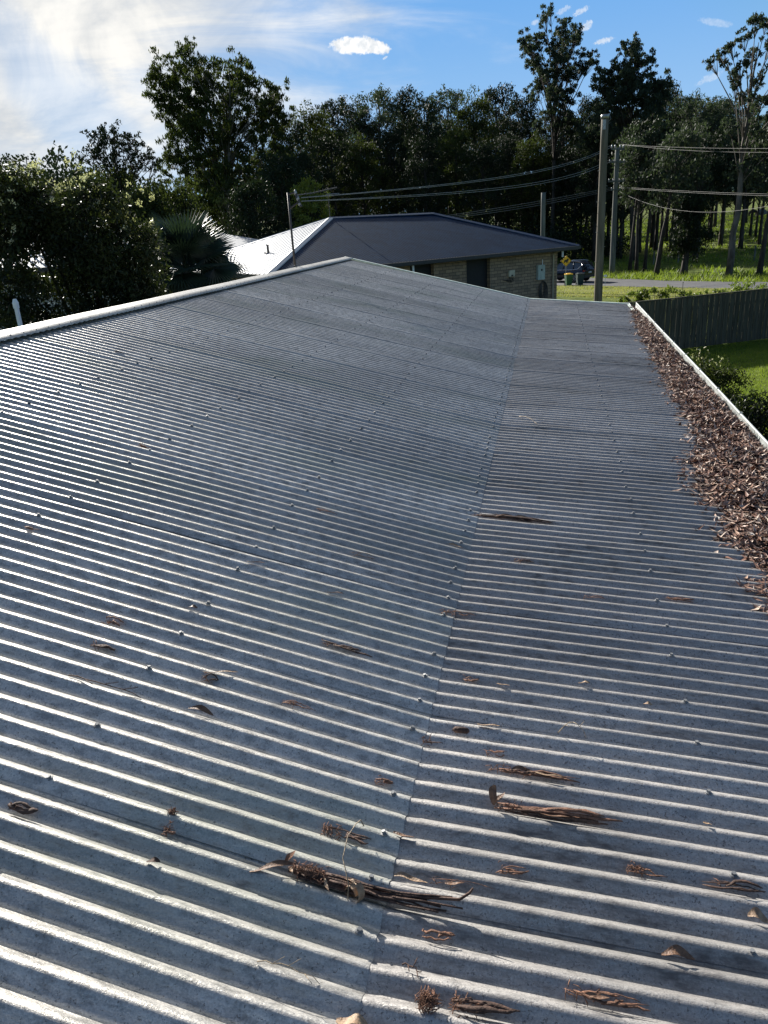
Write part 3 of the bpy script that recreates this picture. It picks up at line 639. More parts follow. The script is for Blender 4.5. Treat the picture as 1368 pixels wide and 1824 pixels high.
# undergrowth along the front of the wood
r = np.random.default_rng(17); cs = []
for i in range(420):
    px = r.uniform(260, 1120); ds = r.uniform(84, 112) if px > 560 else r.uniform(58, 76); p = base_at(px, ds); hh = r.uniform(.8, 4.2) if px < 1050 else r.uniform(.6, 2.2)
    if rs_(p.x, p.y) < 10.5 and px > 560: continue
    cs.append(((p.x, p.y, p.z+hh*.5), hh*.8))
V, F = clumps(cs, 70, 1.2, .34, .15, 41, .2)
tag(mk('undergrowth', V, F, M_leafA), 'scrubby undergrowth between the trunks of the shady wood', 'undergrowth', kind='stuff')

# ------------------------------------------------------------------ flowering shrub, left
p = base_at(120, 15.5)
sh = thing('flowering_shrub', tuple(p), 'large dark-green shrub with cream blossom tips beyond the ridge, at the left', 'shrub')
lob = [(-50, 425, 15.5, 1.2), (10, 385, 15.5, .75), (58, 376, 15.6, .66), (108, 404, 15.4, .75), (155, 412, 15.2, .80), (195, 440, 15.2, .75), (215, 480, 15.0, .70), (215, 540, 15.0, .80), (150, 470, 15.4, 1.4), (60, 470, 15.5, 1.6),
       (-20, 500, 15.5, 1.5), (90, 560, 15.2, 1.4), (175, 560, 15.2, 1.1), (10, 600, 15.2, 1.5), (225, 600, 15.2, .8), (120, 650, 15.3, 1.5), (180, 680, 15.3, 1.3)]
cs = []; rr = random.Random(5)
for (px, py, ds, rad) in lob:
    c_ = atd(px, py, ds)
    for j in range(26):
        o = Vector((rr.gauss(0, 1), rr.gauss(0, 1), rr.gauss(0, 1))).normalized()*rad*rr.uniform(.35, 1.0); cs.append((tuple(c_+o), rr.uniform(.18, .42)))
V, F = clumps(cs, 150, .3, .10, .034, 9, -.35); mk('crown', V, F, M_leafS, sh)
tb = MB()
for j in range(9):
    a = j*.7; e = cs[j*40 % len(cs)][0]
    b0 = p+Vector((math.cos(a)*.25, math.sin(a)*.25, 0)); e = Vector(e); tb.tube([b0, b0.lerp(e, .5)+Vector((0, 0, .3)), e], [.07, .045, .015], 6)
tb.obj('stem', M_bark, sh, True)
bl = []
r = np.random.default_rng(12)
for (px, py, n_) in [(55, 300, 9), (150, 322, 8), (30, 318, 6), (105, 330, 7), (190, 352, 8), (215, 372, 8), (240, 395, 6), (225, 412, 7), (262, 430, 4), (165, 340, 7), (90, 345, 5), (240, 352, 4), (30, 420, 2), (222, 440, 4), (10, 340, 4), (222, 500, 2), (130, 312, 6), (250, 340, 3)]:
    c_ = atd(px, py, 14.6+r.uniform(0, .9))
    for j in range(n_):
        q = np.array(c_)+r.normal(0, .13, 3); bl.append(q+r.normal(0, .03, (15, 3)))
V, F = rand_leaves(np.concatenate(bl), .055, .022, 6, -.4); mk('blossom', V, F, M_blossom, sh)

# ------------------------------------------------------------------ fan palm
pc = atd(332, 482, 20.5); pb = Vector((pc.x, pc.y, 0))
palm = thing('fan_palm', tuple(pb), 'fan palm with stiff grey-green fronds between the flowering shrub and the white roofs', 'palm')
MB().tube([pb, pb+Vector((.04, 0, pc.z*.5)), pc], [.17, .13, .12], 10).obj('trunk', M_bark, palm, True)
rr = random.Random(8)
toC = Vector((-pc.x, -pc.y, 0)).normalized(); side = Vector((-toC.y, toC.x, 0))   # side: photo right is -side? resolved by sign below
if side.dot(CR) < 0: side = -side
fr = []
for i in range(34):
    el_ = R(-38+118*((i+.5)/34)**.9); a = i*2.39996; fr.append((math.cos(el_)*math.cos(a)*1.12, math.sin(el_), math.cos(el_)*math.sin(a)))
for i, (sx, uz, tw) in enumerate(fr):
    d = (side*sx+Vector((0, 0, uz))+toC*tw).normalized(); pl = rr.uniform(.45, .75)
    hub = pc+d*pl+Vector((0, 0, .05)); b = MB(); b.tube([pc, pc+d*pl*.5+Vector((0, 0, .05)), hub], [.022, .017, .014], 6)
    nrm = d.cross(Vector((0, 0, 1))).normalized().cross(d).normalized()
    if nrm.z < 0: nrm = -nrm
    nrm = (nrm+toC*rr.uniform(.15, .8)); nrm = (nrm-d*nrm.dot(d)).normalized()
    lat = d.cross(nrm).normalized(); ns = 40; Rf = rr.uniform(.88, 1.1)
    for k_ in range(ns):
        a = (k_/(ns-1)-.5)*R(250); dr = d*math.cos(a)+lat*math.sin(a); ln = Rf*(.72+.28*math.cos(a*.7))*rr.uniform(.94, 1.04)
        fold = (1 if k_ % 2 else -1)*.018; w_ = dr.cross(nrm).normalized()
        da = R(250)/(ns-1)*.5; m1 = ln*.5; hw = m1*math.tan(da)*1.02
        p0 = hub; pm = hub+dr*m1-Vector((0, 0, .05*ln)); tip = hub+dr*ln-Vector((0, 0, .17*ln*ln))
        b.add([p0, pm+w_*hw-nrm*.012, pm+nrm*.012, pm-w_*hw-nrm*.012, tip], [(0, 1, 2), (0, 2, 3), (1, 4, 2), (2, 4, 3)])
    b.obj('frond', M_palm, palm)

# ------------------------------------------------------------------ neighbouring brick house
EZ = 2.75
FL = atz(478, 489, EZ); FR = atz(1030, 437.3, EZ)
Uh = (FR-FL).normalized(); Vh = Vector((-Uh.y, Uh.x, 0))
P1 = Vector((-10.78, 39.62, 4.78)); P2 = Vector((-6.15, 43.72, 4.72)); WD = 12.6
BL, BR = FL+Vh*WD, FR+Vh*WD
nb = thing('brick_house', tuple((FL+BR)/2*1.0-Vector((0, 0, EZ))), 'brick house with a hipped navy corrugated roof beyond the near roof', 'house')
def corr_face(poly, up_n, dirv, m_, name, parent, pitch=.0762, amp=.008, rib=False, thick=.01):
    """roof face: polygon (eave a, eave b, ridge b, ridge a); ribs run up the slope"""
    a, b_, c_, d_ = [Vector(q) for q in poly]
    eu = (b_-a).normalized(); n_ = (b_-a).cross(d_-a).normalized()
    if n_.z < 0: n_ = -n_
    upv = n_.cross(eu).normalized()
    if upv.z < 0: upv = -upv
    L_ = (b_-a).length
    def top(s):                         # slope length available at offset s along the eave
        pts = [((q-a).dot(eu), (q-a).dot(upv)) for q in (a, d_, c_, b_)]
        h = 0
        for (x0, y0), (x1, y1) in zip(pts, pts[1:]):
            if x0 <= s <= x1 and x1 > x0: h = max(h, y0+(y1-y0)*(s-x0)/(x1-x0))
        return h
    V = []; n = int(L_/pitch*(4 if not rib else 1))
    if rib:
        ss = []
        k_ = 0
        while k_*pitch < L_:
            o = k_*pitch; ss += [(o, 0), (o+pitch*.78, 0), (o+pitch*.84, amp*2), (o+pitch*.92, amp*2), (o+pitch*.98, 0)]; k_ += 1
        ss = [(s, z) for s, z in ss if s < L_]
    else: ss = [(L_*i/n, amp*math.cos(2*math.pi*(L_*i/n)/pitch)) for i in range(n+1)]
    rows = [[a+eu*s+n_*z, a+eu*s+upv*max(.001, top(s))+n_*z] for s, z in ss]
    return MB().ribbon(rows).obj(name, m_, parent, not rib)
corr_face((FL, FR, P2, P1), None, None, M_navy, 'front_roof_slope', nb, .152, .011)
corr_face((BL, FL, P1, P1), None, None, M_white_sunlit, 'side_roof_slope', nb, .38, .013, True)['label'] = 'ribbed roof slope coloured pale for the sun glare on it'  # sun glare on this slope of the navy roof, put into its colour
corr_face((FR, BR, P2, P2), None, None, M_navy, 'side_roof_slope', nb, .2, .008)
corr_face((BR, BL, P1, P2), None, None, M_navy, 'rear_roof_slope', nb, .2, .008)
def capline(a, b_, w, m_, name, parent, lift=.02, w2=None):
    a = Vector(a); b_ = Vector(b_); d = (b_-a).normalized(); s_ = d.cross(Vector((0, 0, 1))).normalized(); u_ = s_.cross(d).normalized()
    if u_.z < 0: u_ = -u_
    rows = [[q+s_*x+u_*z for x, z in ((-w, lift-.05), (-w*.9, lift-.015), (-.03, lift+.02), (0, lift+.045), (.03, lift+.02), (w*.9, lift-.015), (w, lift-.05))] for q in (a-d*.05, a.lerp(b_, .5), b_+d*.05)]
    return MB().ribbon(rows).obj(name, m_, parent)
capline(FL, P1, .16, M_white_sunlit, 'hip_capping', nb, .03)['label'] = 'hip capping coloured white for the sun on it'  # capping coloured white to show sunlight falling on it
capline(FR, P2, .11, M_navycap, 'hip_capping', nb); capline(P1, P2, .11, M_navycap, 'ridge_capping', nb, .03)
capline(BL, P1, .11, M_white_sunlit, 'hip_capping', nb, .02); capline(BR, P2, .11, M_navycap, 'hip_capping', nb)  # the left cap takes the white that stands for sunlight
# eaves, gutter, soffit
b = MB(); cn = [FL, FR, BR, BL]
for i in range(4):
    a, c_ = cn[i], cn[(i+1) % 4]; d = (c_-a).normalized(); o = Vector((d.y, -d.x, 0))
    b.box((a+c_)/2+o*.05-Vector((0, 0, .085)), ((c_-a).length+.2, .13, .15), d, o, (0, 0, 1))
b.obj('gutter', M_fascia, nb)
b = MB(); b.prism([FL-Vector((0, 0, .20)), FR-Vector((0, 0, .20)), BR-Vector((0, 0, .20)), BL-Vector((0, 0, .20))], (0, 0, 0), (0, 0, .03)); b.obj('soffit', M_fascia, nb)
# brick walls: the front wall in piers between two dark openings
Mb = bpy.data.materials.new('tan_brick'); Mb.use_nodes = True; t = NT(Mb.node_tree); P = Mb.node_tree.nodes['Principled BSDF']
uvn = t.node('ShaderNodeUVMap'); uvn.uv_map = 'UVMap'
bk = t.node('ShaderNodeTexBrick', {'Scale': 1.0, 'Mortar Size': .010, 'Mortar Smooth': .1, 'Bias': 0.0, 'Brick Width': .40, 'Row Height': .145, 'Color1': (.36, .26, .165, 1), 'Color2': (.21, .155, .105, 1), 'Mortar': (.065, .058, .05, 1)})
t.l.new(uvn.outputs[0], bk.inputs['Vector'])
nn = t.noise(uvn.outputs[0], 6, 5); hs = t.node('ShaderNodeHueSaturation', {'Value': t.m('ADD', .75, t.m('MULTIPLY', nn, .5))}); t.l.new(bk.outputs[0], hs.inputs['Color'])
t.l.new(hs.outputs[0], P.inputs['Base Color']); P.inputs['Roughness'].default_value = .9
bn = t.node('ShaderNodeBump', {'Strength': .6, 'Distance': .02}); t.l.new(bk.outputs['Fac'], bn.inputs['Height']); bn.invert = True; t.l.new(bn.outputs[0], P.inputs['Normal'])
WO = .62; wp = FL+Vh*WO; wn_ = -Vh
def wu(px, py): return (onp(px, py, wp, wn_)-wp).dot(Uh)
def wz(px, py): return onp(px, py, wp, wn_).z
u_corner = wu(992, 500); ZT = EZ-.19
def wallbox(name, origin, du, u0, u1, z0, z1, dn, th, m_, parent):
    o = origin; vs = []; 
    A = o+du*u0; B_ = o+du*u1
    q = [A, B_, B_+dn*th, A+dn*th]
    vs = [Vector((v.x, v.y, z0)) for v in q]+[Vector((v.x, v.y, z1)) for v in q]
    F_ = [(0, 1, 5, 4), (1, 2, 6, 5), (2, 3, 7, 6), (3, 0, 4, 7), (4, 5, 6, 7), (3, 2, 1, 0)]
    uv = []
    for f in F_:
        for i in f:
            v = vs[i]; uu = (v-o).dot(du)+(v-o).dot(dn); uv.append((uu, v.z))
    return mk(name, vs, F_, m_, parent, False, uv)
W0 = wp - Vector((0, 0, EZ)); back = Vh
segs = [(-(-.6), wu(731, 490)), (wu(773, 480), wu(831, 490)), (wu(873, 490), u_corner)]
for (a, b2) in segs: wallbox('wall', W0, Uh, a, b2, -.35, ZT, back, .23, Mb, nb)
wallbox('wall', W0+back*.25, Uh, 1.0, u_corner-.24, -.35, ZT-.06, back, .08, M_dark, nb)['label'] = 'black panel painted as the shade inside the carport and doorway'  # near-black sheet behind the openings stands in for the shade inside
e0 = W0+Uh*u_corner
wallbox('wall', e0+Vh*.235, Vh, 0, WD-2*WO-.3, -.35, ZT, -Uh, .23, Mb, nb)
wallbox('wall', W0+Uh*.6+Vh*.235, Vh, 0, WD-2*WO-.3, -.35, ZT, Uh, .23, Mb, nb)
wallbox('wall', W0+Vh*(WD-2*WO), Uh, .6, u_corner, -.35, ZT, -Vh, .23, Mb, nb)
def on_wall(px, py, off=.0): return onp(px, py, wp, wn_)+wn_*off
M_cream = mat('cream_box', (.50, .46, .34), .6); M_meter = mat('pale_green_meter_box', (.36, .42, .38), .5); M_tanpipe = mat('tan_downpipe', (.30, .25, .18), .6)
c1 = on_wall(961, 485, .08); w_ = (on_wall(967.5, 485)-on_wall(955, 485)).length; h_ = wz(961, 472)-wz(961, 498)
MB().box(c1, (w_, .16, h_), Uh, Vh, (0, 0, 1), bev=.015).obj('meter_box', M_meter, nb)['label'] = 'tall pale meter box with a small dark window'
MB().box(c1+wn_*.085+Vector((0, 0, .12)), (.10, .01, .10), Uh, Vh).obj('meter_window', M_dark, nb)
MB().tube([c1+Uh*.12+Vector((0, 0, h_/2)), Vector((c1.x, c1.y, ZT-.35))+Uh*.12], .02, 8).obj('conduit', M_whitep, nb)
c2 = on_wall(909, 487, .07); b = MB().box(c2, ((on_wall(914, 487)-on_wall(904, 487)).length, .14, wz(909, 482)-wz(909, 493)), Uh, Vh, bev=.01); b.obj('junction_box', M_cream, nb)
b = MB(); b.box(c2+wn_*.072-Vector((0, 0, .1)), (.12, .008, .08), Uh, Vh)
for j in range(5):
    s0 = c2-Vector((0, 0, .18))+Uh*(j*.07-.14)+wn_*-.02; b.tube([s0, s0-Vector((0, 0, .16+.05*(j % 3)))+Uh*.03, s0-Vector((0, 0, .1))+Uh*(.08 if j % 2 else -.4)], .012, 5)
b.obj('cabling', M_cable, nb)
for px in (984,):
    q = on_wall(px, 480, .045); b = MB().box((q.x, q.y, (ZT-.35)/2), (.10, .06, ZT+.30), Uh, Vh); b.tube([(q.x, q.y, ZT-.1), (q.x-Vh.x*.45, q.y-Vh.y*.45, ZT+.02)], .045, 8); b.obj('downpipe', M_tanpipe, nb)
for px in (735, 1002):
    q = onp(px, 455, FL+Vh*.12, wn_); z_ = EZ-.15
    MB().tube([(q.x, q.y, z_), (q.x, q.y, z_-.34)], .05, 8).obj('downpipe', M_whitep, nb)['label'] = 'short white downpipe offset under the gutter'
# roof vent on the pale slope and TV antenna on the ridge
nside = (FL-BL).cross(P1-BL).normalized(); nside = nside if nside.z > 0 else -nside
q = onp(478, 451, FL, nside)
b = MB().tube([q-Vector((0, 0, .03)), q+Vector((0, 0, .34))], .05, 10); b.tube([q+Vector((0, 0, .34)), q+Vector((0, 0, .37))], .07, 10); b.box(q+nside*.02, (.3, .3, .03), (1, 0, 0), (0, 1, 0), nside); b.obj('roof_vent', M_darksteel, nb)
q = onp(583, 388, P1, (Uh*.2-Vh).normalized()); q = Vector((P1.x, P1.y, P1.z))
tv = thing('tv_antenna', tuple(q), 'thin television antenna with one short crossbar on the left end of the navy ridge', 'antenna')
tt = atd(581, 346, math.hypot(q.x, q.y)); MB().tube([q, (q.x, q.y, tt.z)], .022, 8).obj('mast', M_darksteel, tv)
b = MB(); bd = CR.copy(); bd.z = 0; bd.normalize(); top_ = Vector((q.x, q.y, tt.z)); b.tube([top_-bd*.12, top_+bd*.55], .02, 6)
for j in range(6): b.tube([top_+bd*(j*.1)+Vector((-bd.y, bd.x, 0))*.25, top_+bd*(j*.1)-Vector((-bd.y, bd.x, 0))*.25], .008, 5)
b.obj('crossbar', M_steel, tv)
# hose hanging on the wall
q = on_wall(966, 501, .05); hz = thing('garden_hose', tuple(q), 'dark hose looped from a hook on the brick wall under the pale meter box', 'hose')
b = MB()
for j in range(5):
    w_ = .10+.05*j; l_ = .75+.09*j; pts = [q+Uh*(math.sin(a)*w_)+Vector((0, 0, -l_/2+math.cos(a)*l_/2))+wn_*(.012*j) for a in [i*2*math.pi/18 for i in range(19)]]; b.tube(pts, .017, 6)
b.box(q+Vector((0, 0, .02)), (.05, .12, .04), Uh, Vh); b.obj('coil', M_cable, hz, True)

# ------------------------------------------------------------------ far white-roofed building, sheds on the left
def gable(name, a, b_, depth, z0, z1, mroof, mwall, label, cat, pitch=.6, fascia=M_fascia):
    """a,b_: front eave ends (left,right) at z0, ridge at z1 depth away"""
    a = Vector((a.x, a.y, z0)); b_ = Vector((b_.x, b_.y, z0)); d = (b_-a).normalized(); n_ = Vector((-d.y, d.x, 0))
    if n_.dot(a) < 0: n_ = -n_
    c_, e_ = b_+n_*depth, a+n_*depth; c_.z = e_.z = z1; f_, g2 = b_+n_*depth*2, a+n_*depth*2
    root = thing(name, (a.x, a.y, 0), label, cat)
    corr_face((a, b_, c_, e_), None, None, mroof, 'front_roof_slope', root, pitch, .012, True)
    corr_face((f_, g2, e_, c_), None, None, mroof, 'rear_roof_slope', root, pitch, .012, True)
    capline(e_, c_, .15, mroof, 'ridge_capping', root)
    bb = MB().box((a+b_)/2-Vector((0, 0, .1)), ((b_-a).length, .1, .18), d, n_); bb.obj('fascia', fascia, root)
    bb = MB(); ins = .4; A = a+d*ins+n_*ins; L_ = (b_-a).length-2*ins; D_ = depth*2-2*ins
    for (o, dd, ln, nn_) in ((A, d, L_, n_), (A+n_*D_, d, L_, n_)): bb.box(o+dd*ln/2+Vector((0, 0, -z0/2-.1)), (ln, .12, z0-.1), dd, nn_)
    for o in (A, A+d*L_):
        bb.prism([Vector((o.x, o.y, 0)), Vector((o.x, o.y, z0-.12)), Vector((o.x, o.y, 0))+n_*(depth-ins)+Vector((0, 0, z1-.2)), Vector((o.x, o.y, 0))+n_*D_+Vector((0, 0, z0-.12)), Vector((o.x, o.y, 0))+n_*D_], -d*.06, d*.06)
    bb.obj('wall', mwall, root); return root
a = atz(352, 446, 3.45); b2 = atz(470, 433.5, 3.45)
d = (b2-a).normalized()
gable('shed', atz(330, 447, 3.5), atz(330, 447, 3.5)+d*0+(atz(500, 433, 3.5)-atz(330, 447, 3.5))*1.0, 5.5, 3.5, 4.33, M_white_sunlit, M_wall, 'far building with a dazzling white ribbed roof between the palm and the navy roof', 'building', .9)
gable('shed', atd(-60, 450, 26), atd(290, 452, 28.5), 4.0, 3.75, 5.15, M_white_sunlit, M_wall, 'building with a pale corrugated roof glimpsed through the flowering shrub', 'building', .25)
# dark carport right behind the white post
p = atd(-30, 590, 17.5)
q = thing('dark_shed', (p.x, p.y, 0), 'dark navy shed low behind the white post at the left edge', 'shed')
MB().box((p.x, p.y, 1.25), (4.4, 3, 2.5)).obj('wall', M_fascia, q)
MB().box((p.x, p.y, 2.58), (4.8, 3.4, .12), X=(1, 0, .0), bev=.05).obj('roof', M_navycap, q)
# white post
p = atd(26, 533, 12.6); s_ = .026
q = thing('white_post', (p.x, p.y, 0), 'white square capped post rising beyond the ridge at the left edge', 'post')
MB().box((p.x, p.y, (p.z-.12)/2), (s_*2, s_*2, p.z-.12), bev=.006).obj('shaft', M_whitep, q)
b = MB().box((p.x, p.y, p.z-.09), (s_*2.5, s_*2.5, .07), bev=.006); b.box((p.x, p.y, p.z-.025), (s_*2.5, s_*2.5, .06), top=.5); b.obj('cap', M_whitep, q)

# ------------------------------------------------------------------ service mast on the ridge
mx_, my_ = -4.12, 12.70; mz = ZR-.03; mt = atd(513, 343, math.hypot(mx_, my_)).z
mast = thing('service_mast', (mx_, my_, mz), 'thin dark service mast with cables, rising from the ridge of the near roof', 'mast')
MB().tube([(mx_, my_, mz-.1), (mx_, my_, mt)], .017, 10).obj('pole', M_darksteel, mast, True)
b = MB(); tp = Vector((mx_, my_, mt)); sr = Vector((CR.x, CR.y, 0)).normalized()
b.tube([tp-Vector((0, 0, .03)), tp+sr*.12+Vector((0, 0, .0))], .016, 6); b.tube([tp-Vector((0, 0, .24)), tp+sr*.16-Vector((0, 0, .15))], .014, 6); b.obj('bracket', M_darksteel, mast)
for s_, z_ in ((.12, 0), (.15, -.09), (.17, -.17)):
    c_ = tp+sr*s_+Vector((0, 0, z_)); MB().tube([c_-Vector((0, 0, .035)), c_-Vector((0, 0, .01)), c_+Vector((0, 0, .01)), c_+Vector((0, 0, .035))], [.018, .028, .020, .012], 8).obj('insulator', M_ceramic, mast, True)
b = MB(); b.tube([tp+sr*.12, tp+sr*.14-Vector((0, 0, .08)), tp+sr*.19-Vector((0, 0, .22))], .022, 8); b.obj('cable_head', M_cable, mast)
b = MB(); bm_ = Vector((tp.x, tp.y, mt-.05)); e_ = atd(600, 334, 14.6)
b.tube([bm_+sr*.1, bm_.lerp(e_, .5)-Vector((0, 0, .02)), e_], .010, 6)
for j in range(8):
    q = (bm_+sr*.1).lerp(e_, .25+j*.1); b.tube([q-Vector((0, 0, .03)), q+Vector((0, 0, .03))], .005, 5)
b.obj('cable_stay', M_cable, mast)
b = MB(); q0 = Vector((mx_+.02, my_, mz+.08)); q1 = onp(560, 474, Vector((XR, 5, ZR)), Vector((1, 0, 0)))
b.tube([Vector((mx_, my_, mz+.55)), Vector((mx_+.05, my_-.1, mz+.3)), Vector((mx_+.09, my_-.2, mz+.03))], .006, 5)
pts = [Vector((mx_+.10, my_-.22-.03*i, mz+.02+.05*math.sin(i*math.pi/6))) for i in range(7)]; b.tube(pts, .010, 6); b.obj('cable', M_cable, mast)

# ------------------------------------------------------------------ timber power poles and wires
def pole(px_t, py_t, dist, rb, rt, mt_, name, label, group=None):
    p = atd(px_t, py_t, dist); b0 = Vector((p.x, p.y, gz(p.x, p.y)-.1))
    root = thing(name, tuple(b0), label, 'pole', group); n = 10
    MB().tube([b0.lerp(p, i/n) for i in range(n+1)], [rb+(rt-rb)*i/n for i in range(n+1)], 16).obj('shaft', mt_, root, True)
    return root, p
bp, bpt = pole(1077.8, 206, 30, .155, .118, M_pole, 'timber_pole', 'large bare timber pole close behind the far end of the near roof')
b = MB().tube([bpt-Vector((0, 0, .09)), bpt+Vector((0, 0, .02)), bpt+Vector((0, 0, .035))], [.138, .138, .12], 16); b.obj('metal_cap', M_steel, bp, True)
b = MB(); b.box(bpt-Vector((0, 0, .28))-Vector((.02, .128, 0)), (.10, .02, .30)); b.tube([bpt+Vector((.1, -.03, -.2)), bpt+Vector((.19, -.05, -.12)), bpt+Vector((.16, -.05, -.02))], .008, 5); b.obj('bracket', M_steel, bp)
b = MB()
for i in range(9):
    z_ = -1.2-i*.5; s_ = -1 if i % 2 else 1; b.tube([bpt+Vector((s_*.12, -.03, z_)), bpt+Vector((s_*.17, -.04, z_))], .01, 5)
b.obj('step_bolts', M_steel, bp)
p3, p3t = pole(968, 343, 52, .155, .135, M_polegrey, 'timber_pole', 'short bare grey pole standing behind the right slope of the navy roof')
p2, p2t = pole(1100, 263, 68, .23, .165, M_polegrey, 'power_pole', 'power pole with crossarms by the road, just right of the large bare pole')
arm_d = (Vector((CR.x, CR.y, 0)).normalized()*.75+Vector((_f.x, _f.y, 0))*.55).normalized()
def px2z(px, py, ref): return atd(px, py, math.hypot(ref.x, ref.y))
att = []
for (ya, half, l0) in ((266, .75, 0), (289, .95, .02), (323, .95, .02), (338, .55, 0)):
    zc = px2z(1097, ya, p2t).z; c_ = Vector((p2t.x, p2t.y, zc)); c_.y -= .18
    b = MB().box(c_, (half*2, .10, .11), arm_d, Vector((-arm_d.y, arm_d.x, 0)))
    if ya > 280 and half > .7:
        b.tube([c_-arm_d*half*.55, c_+Vector((0, .05, -.55))], .02, 5); b.tube([c_+arm_d*half*.55, c_+Vector((0, .05, -.55))], .02, 5)
    b.obj('crossarm', M_polegrey, p2)
    for s_ in (-1, -.45, .45, 1) if half > .7 else (-1, 1):
        q = c_+arm_d*half*s_*.93; tall = .26 if ya == 266 else .14
        MB().tube([q+Vector((0, 0, .05)), q+Vector((0, 0, .05+tall*.4)), q+Vector((0, 0, .06+tall*.7)), q+Vector((0, 0, .05+tall))], [.035, .075, .06, .03] if ya == 266 else [.03, .05, .04, .02], 8).obj('insulator', M_ceramic, p2, True)
        att.append((ya, s_, q+Vector((0, 0, .05+tall))))
A = {(y_, s_): q for y_, s_, q in att}
WL = {'u': ('upper overhead wire from the service mast to the power pole', 'upper overhead wires'), 'l': ('lower overhead wire rising from behind the navy roof to the power pole', 'lower overhead wires'), 'r': ('overhead wire running from the power pole out of the picture at the right', 'overhead wires at the right')}
def wire(a, b_, sag, rad, kind, m_=M_wire, label=None):
    a = Vector(a); b_ = Vector(b_); n = 40
    ts = [(i/n)**1.6 if kind == 'u' else i/n for i in range(n+1)]
    pts = [a.lerp(b_, t_)-Vector((0, 0, 4*sag*t_*(1-t_))) for t_ in ts]
    rd = [rad*(.35+.65*t_) if kind == 'u' else rad for t_ in ts]
    b = MB().tube([q-a for q in pts], rd, 5); o = b.obj('overhead_wire', m_); o.location = a
    return tag(o, label or WL[kind][0], 'wire', WL[kind][1])
s0 = atd(537, 358, 12.95)
for i, (s_, dz, sg, key) in enumerate(((.0, .05, .50, (266, -1)), (.0, .045, .54, (266, -.45)), (.0, 0, .50, (289, -1)), (.0, -.005, .56, (289, -.45)))):
    wire(s0+sr*s_+Vector((0, 0, dz)), A[key], sg, .010, 'u', label=('topmost', 'second from the top', 'third from the top', 'lowest')[i]+' of the four upper wires between service mast and power pole')
l0 = atd(770, 386, 49)
for i, (dz, sg) in enumerate(((0, .10), (-.07, .15), (-.14, .2))):
    wire(l0+Vector((0, 0, dz-.05)), Vector(A[(338, -1)])+Vector((0, 0, -.1*i)), sg, .010, 'l', label=('highest', 'middle', 'lowest')[i]+' of the three wires rising from behind the navy roof to the power pole')
def far_r(px, py): return atd(px, py, 46)
M_wired = mat('dull_dark_wire', (.11, .11, .10), .7, 0, .1)
wire(A[(266, .45)], far_r(1560, 262), .15, .0085, 'r', M_wired, label='topmost of the overhead wires leaving the power pole to the right')
wire(A[(266, 1)], far_r(1560, 266), .3, .0085, 'r', M_wired, label='wire just below the topmost one right of the power pole')
wire(A[(338, 1)], far_r(1560, 349), .12, .0085, 'r', M_wired, label='upper of the two wires hanging at half height right of the power pole')
wire(A[(338, 1)]+Vector((0, 0, -.08)), far_r(1560, 353), .12, .0085, 'r', M_wired, label='thin wire running just under the half-height wire right of the power pole')
q_ = A[(338, 1)]+Vector((0, 0, -.35))
wire(q_, far_r(1480, 338), 1.25, .0085, 'r', M_wired, label='sagging wire, the lowest of those right of the power pole')

# ------------------------------------------------------------------ paling fence and hedge plants
fd = (FB-FA).normalized(); fnm = Vector((-fd.y, fd.x, 0)); FLn = (FB-FA).length; FH = 1.62
M_fence = mat('grey_fence_timber', (.070, .066, .048), .9, 0, .35, 3, .5, 40, .15, None, (6, 6, .4))
fe = thing('paling_fence', tuple(FA), 'dark grey paling fence closing the lawn behind the near roof', 'fence')
b = MB(); n = int(FLn/.102); rr = random.Random(2)
for i in range(n):
    c_ = FA+fd*(i+.5)*.102; h_ = FH+rr.uniform(-.012, .012); off = (.012 if i % 2 else 0)+rr.uniform(-.003, .003)
    b.box(c_+Vector((0, 0, h_/2+.02))-fnm*off, (.105 if i % 2 else .092, .014, h_), (fd+fnm*rr.uniform(-.04, .04)).normalized(), fnm)
b.obj('palings', M_fence, fe)
b = MB(); b.box((FA+FB)/2+Vector((0, 0, FH+.035))-fnm*.0, (FLn, .075, .03), fd, fnm); b.obj('top_rail', M_fence, fe)
b = MB()
for z_ in (.4, 1.3): b.box((FA+FB)/2+fnm*.04+Vector((0, 0, z_)), (FLn, .04, .08), fd, fnm)
b.obj('rail', M_fence, fe)
for i in range(8):
    q = FA+fd*(i*FLn/7)+fnm*.12; MB().box(q+Vector((0, 0, FH/2)), (.1, .1, FH), fd, fnm).obj('post', M_fence, fe)
HB = [(1104, 522, 29.5, .34, 'low hedge plant nearest the large pole, leftmost of the row behind the fence'), (1122, 517, 29.5, .34, 'second hedge plant from the large pole, broad and low'), (1146, 514, 29.5, .36, 'hedge plant with a dark shaded side, third from the large pole'), (1183, 511, 28.8, .45, 'rounded hedge plant standing clear in front of the road, fourth from the large pole'),
      (1214, 515, 29, .36, 'hedge plant with upright shoots beside the thin stake'), (1248, 517, 29.3, .36, 'low yellow-green hedge plant right of the thin stake'), (1280, 514, 29.5, .38, 'flat-topped hedge plant in front of the road\'s right end'), (1312, 505, 30, .55, 'tall loose hedge plant, last but one before the right edge'), (1352, 500, 30.5, .60, 'tall bright hedge plant at the right edge above the fence')]
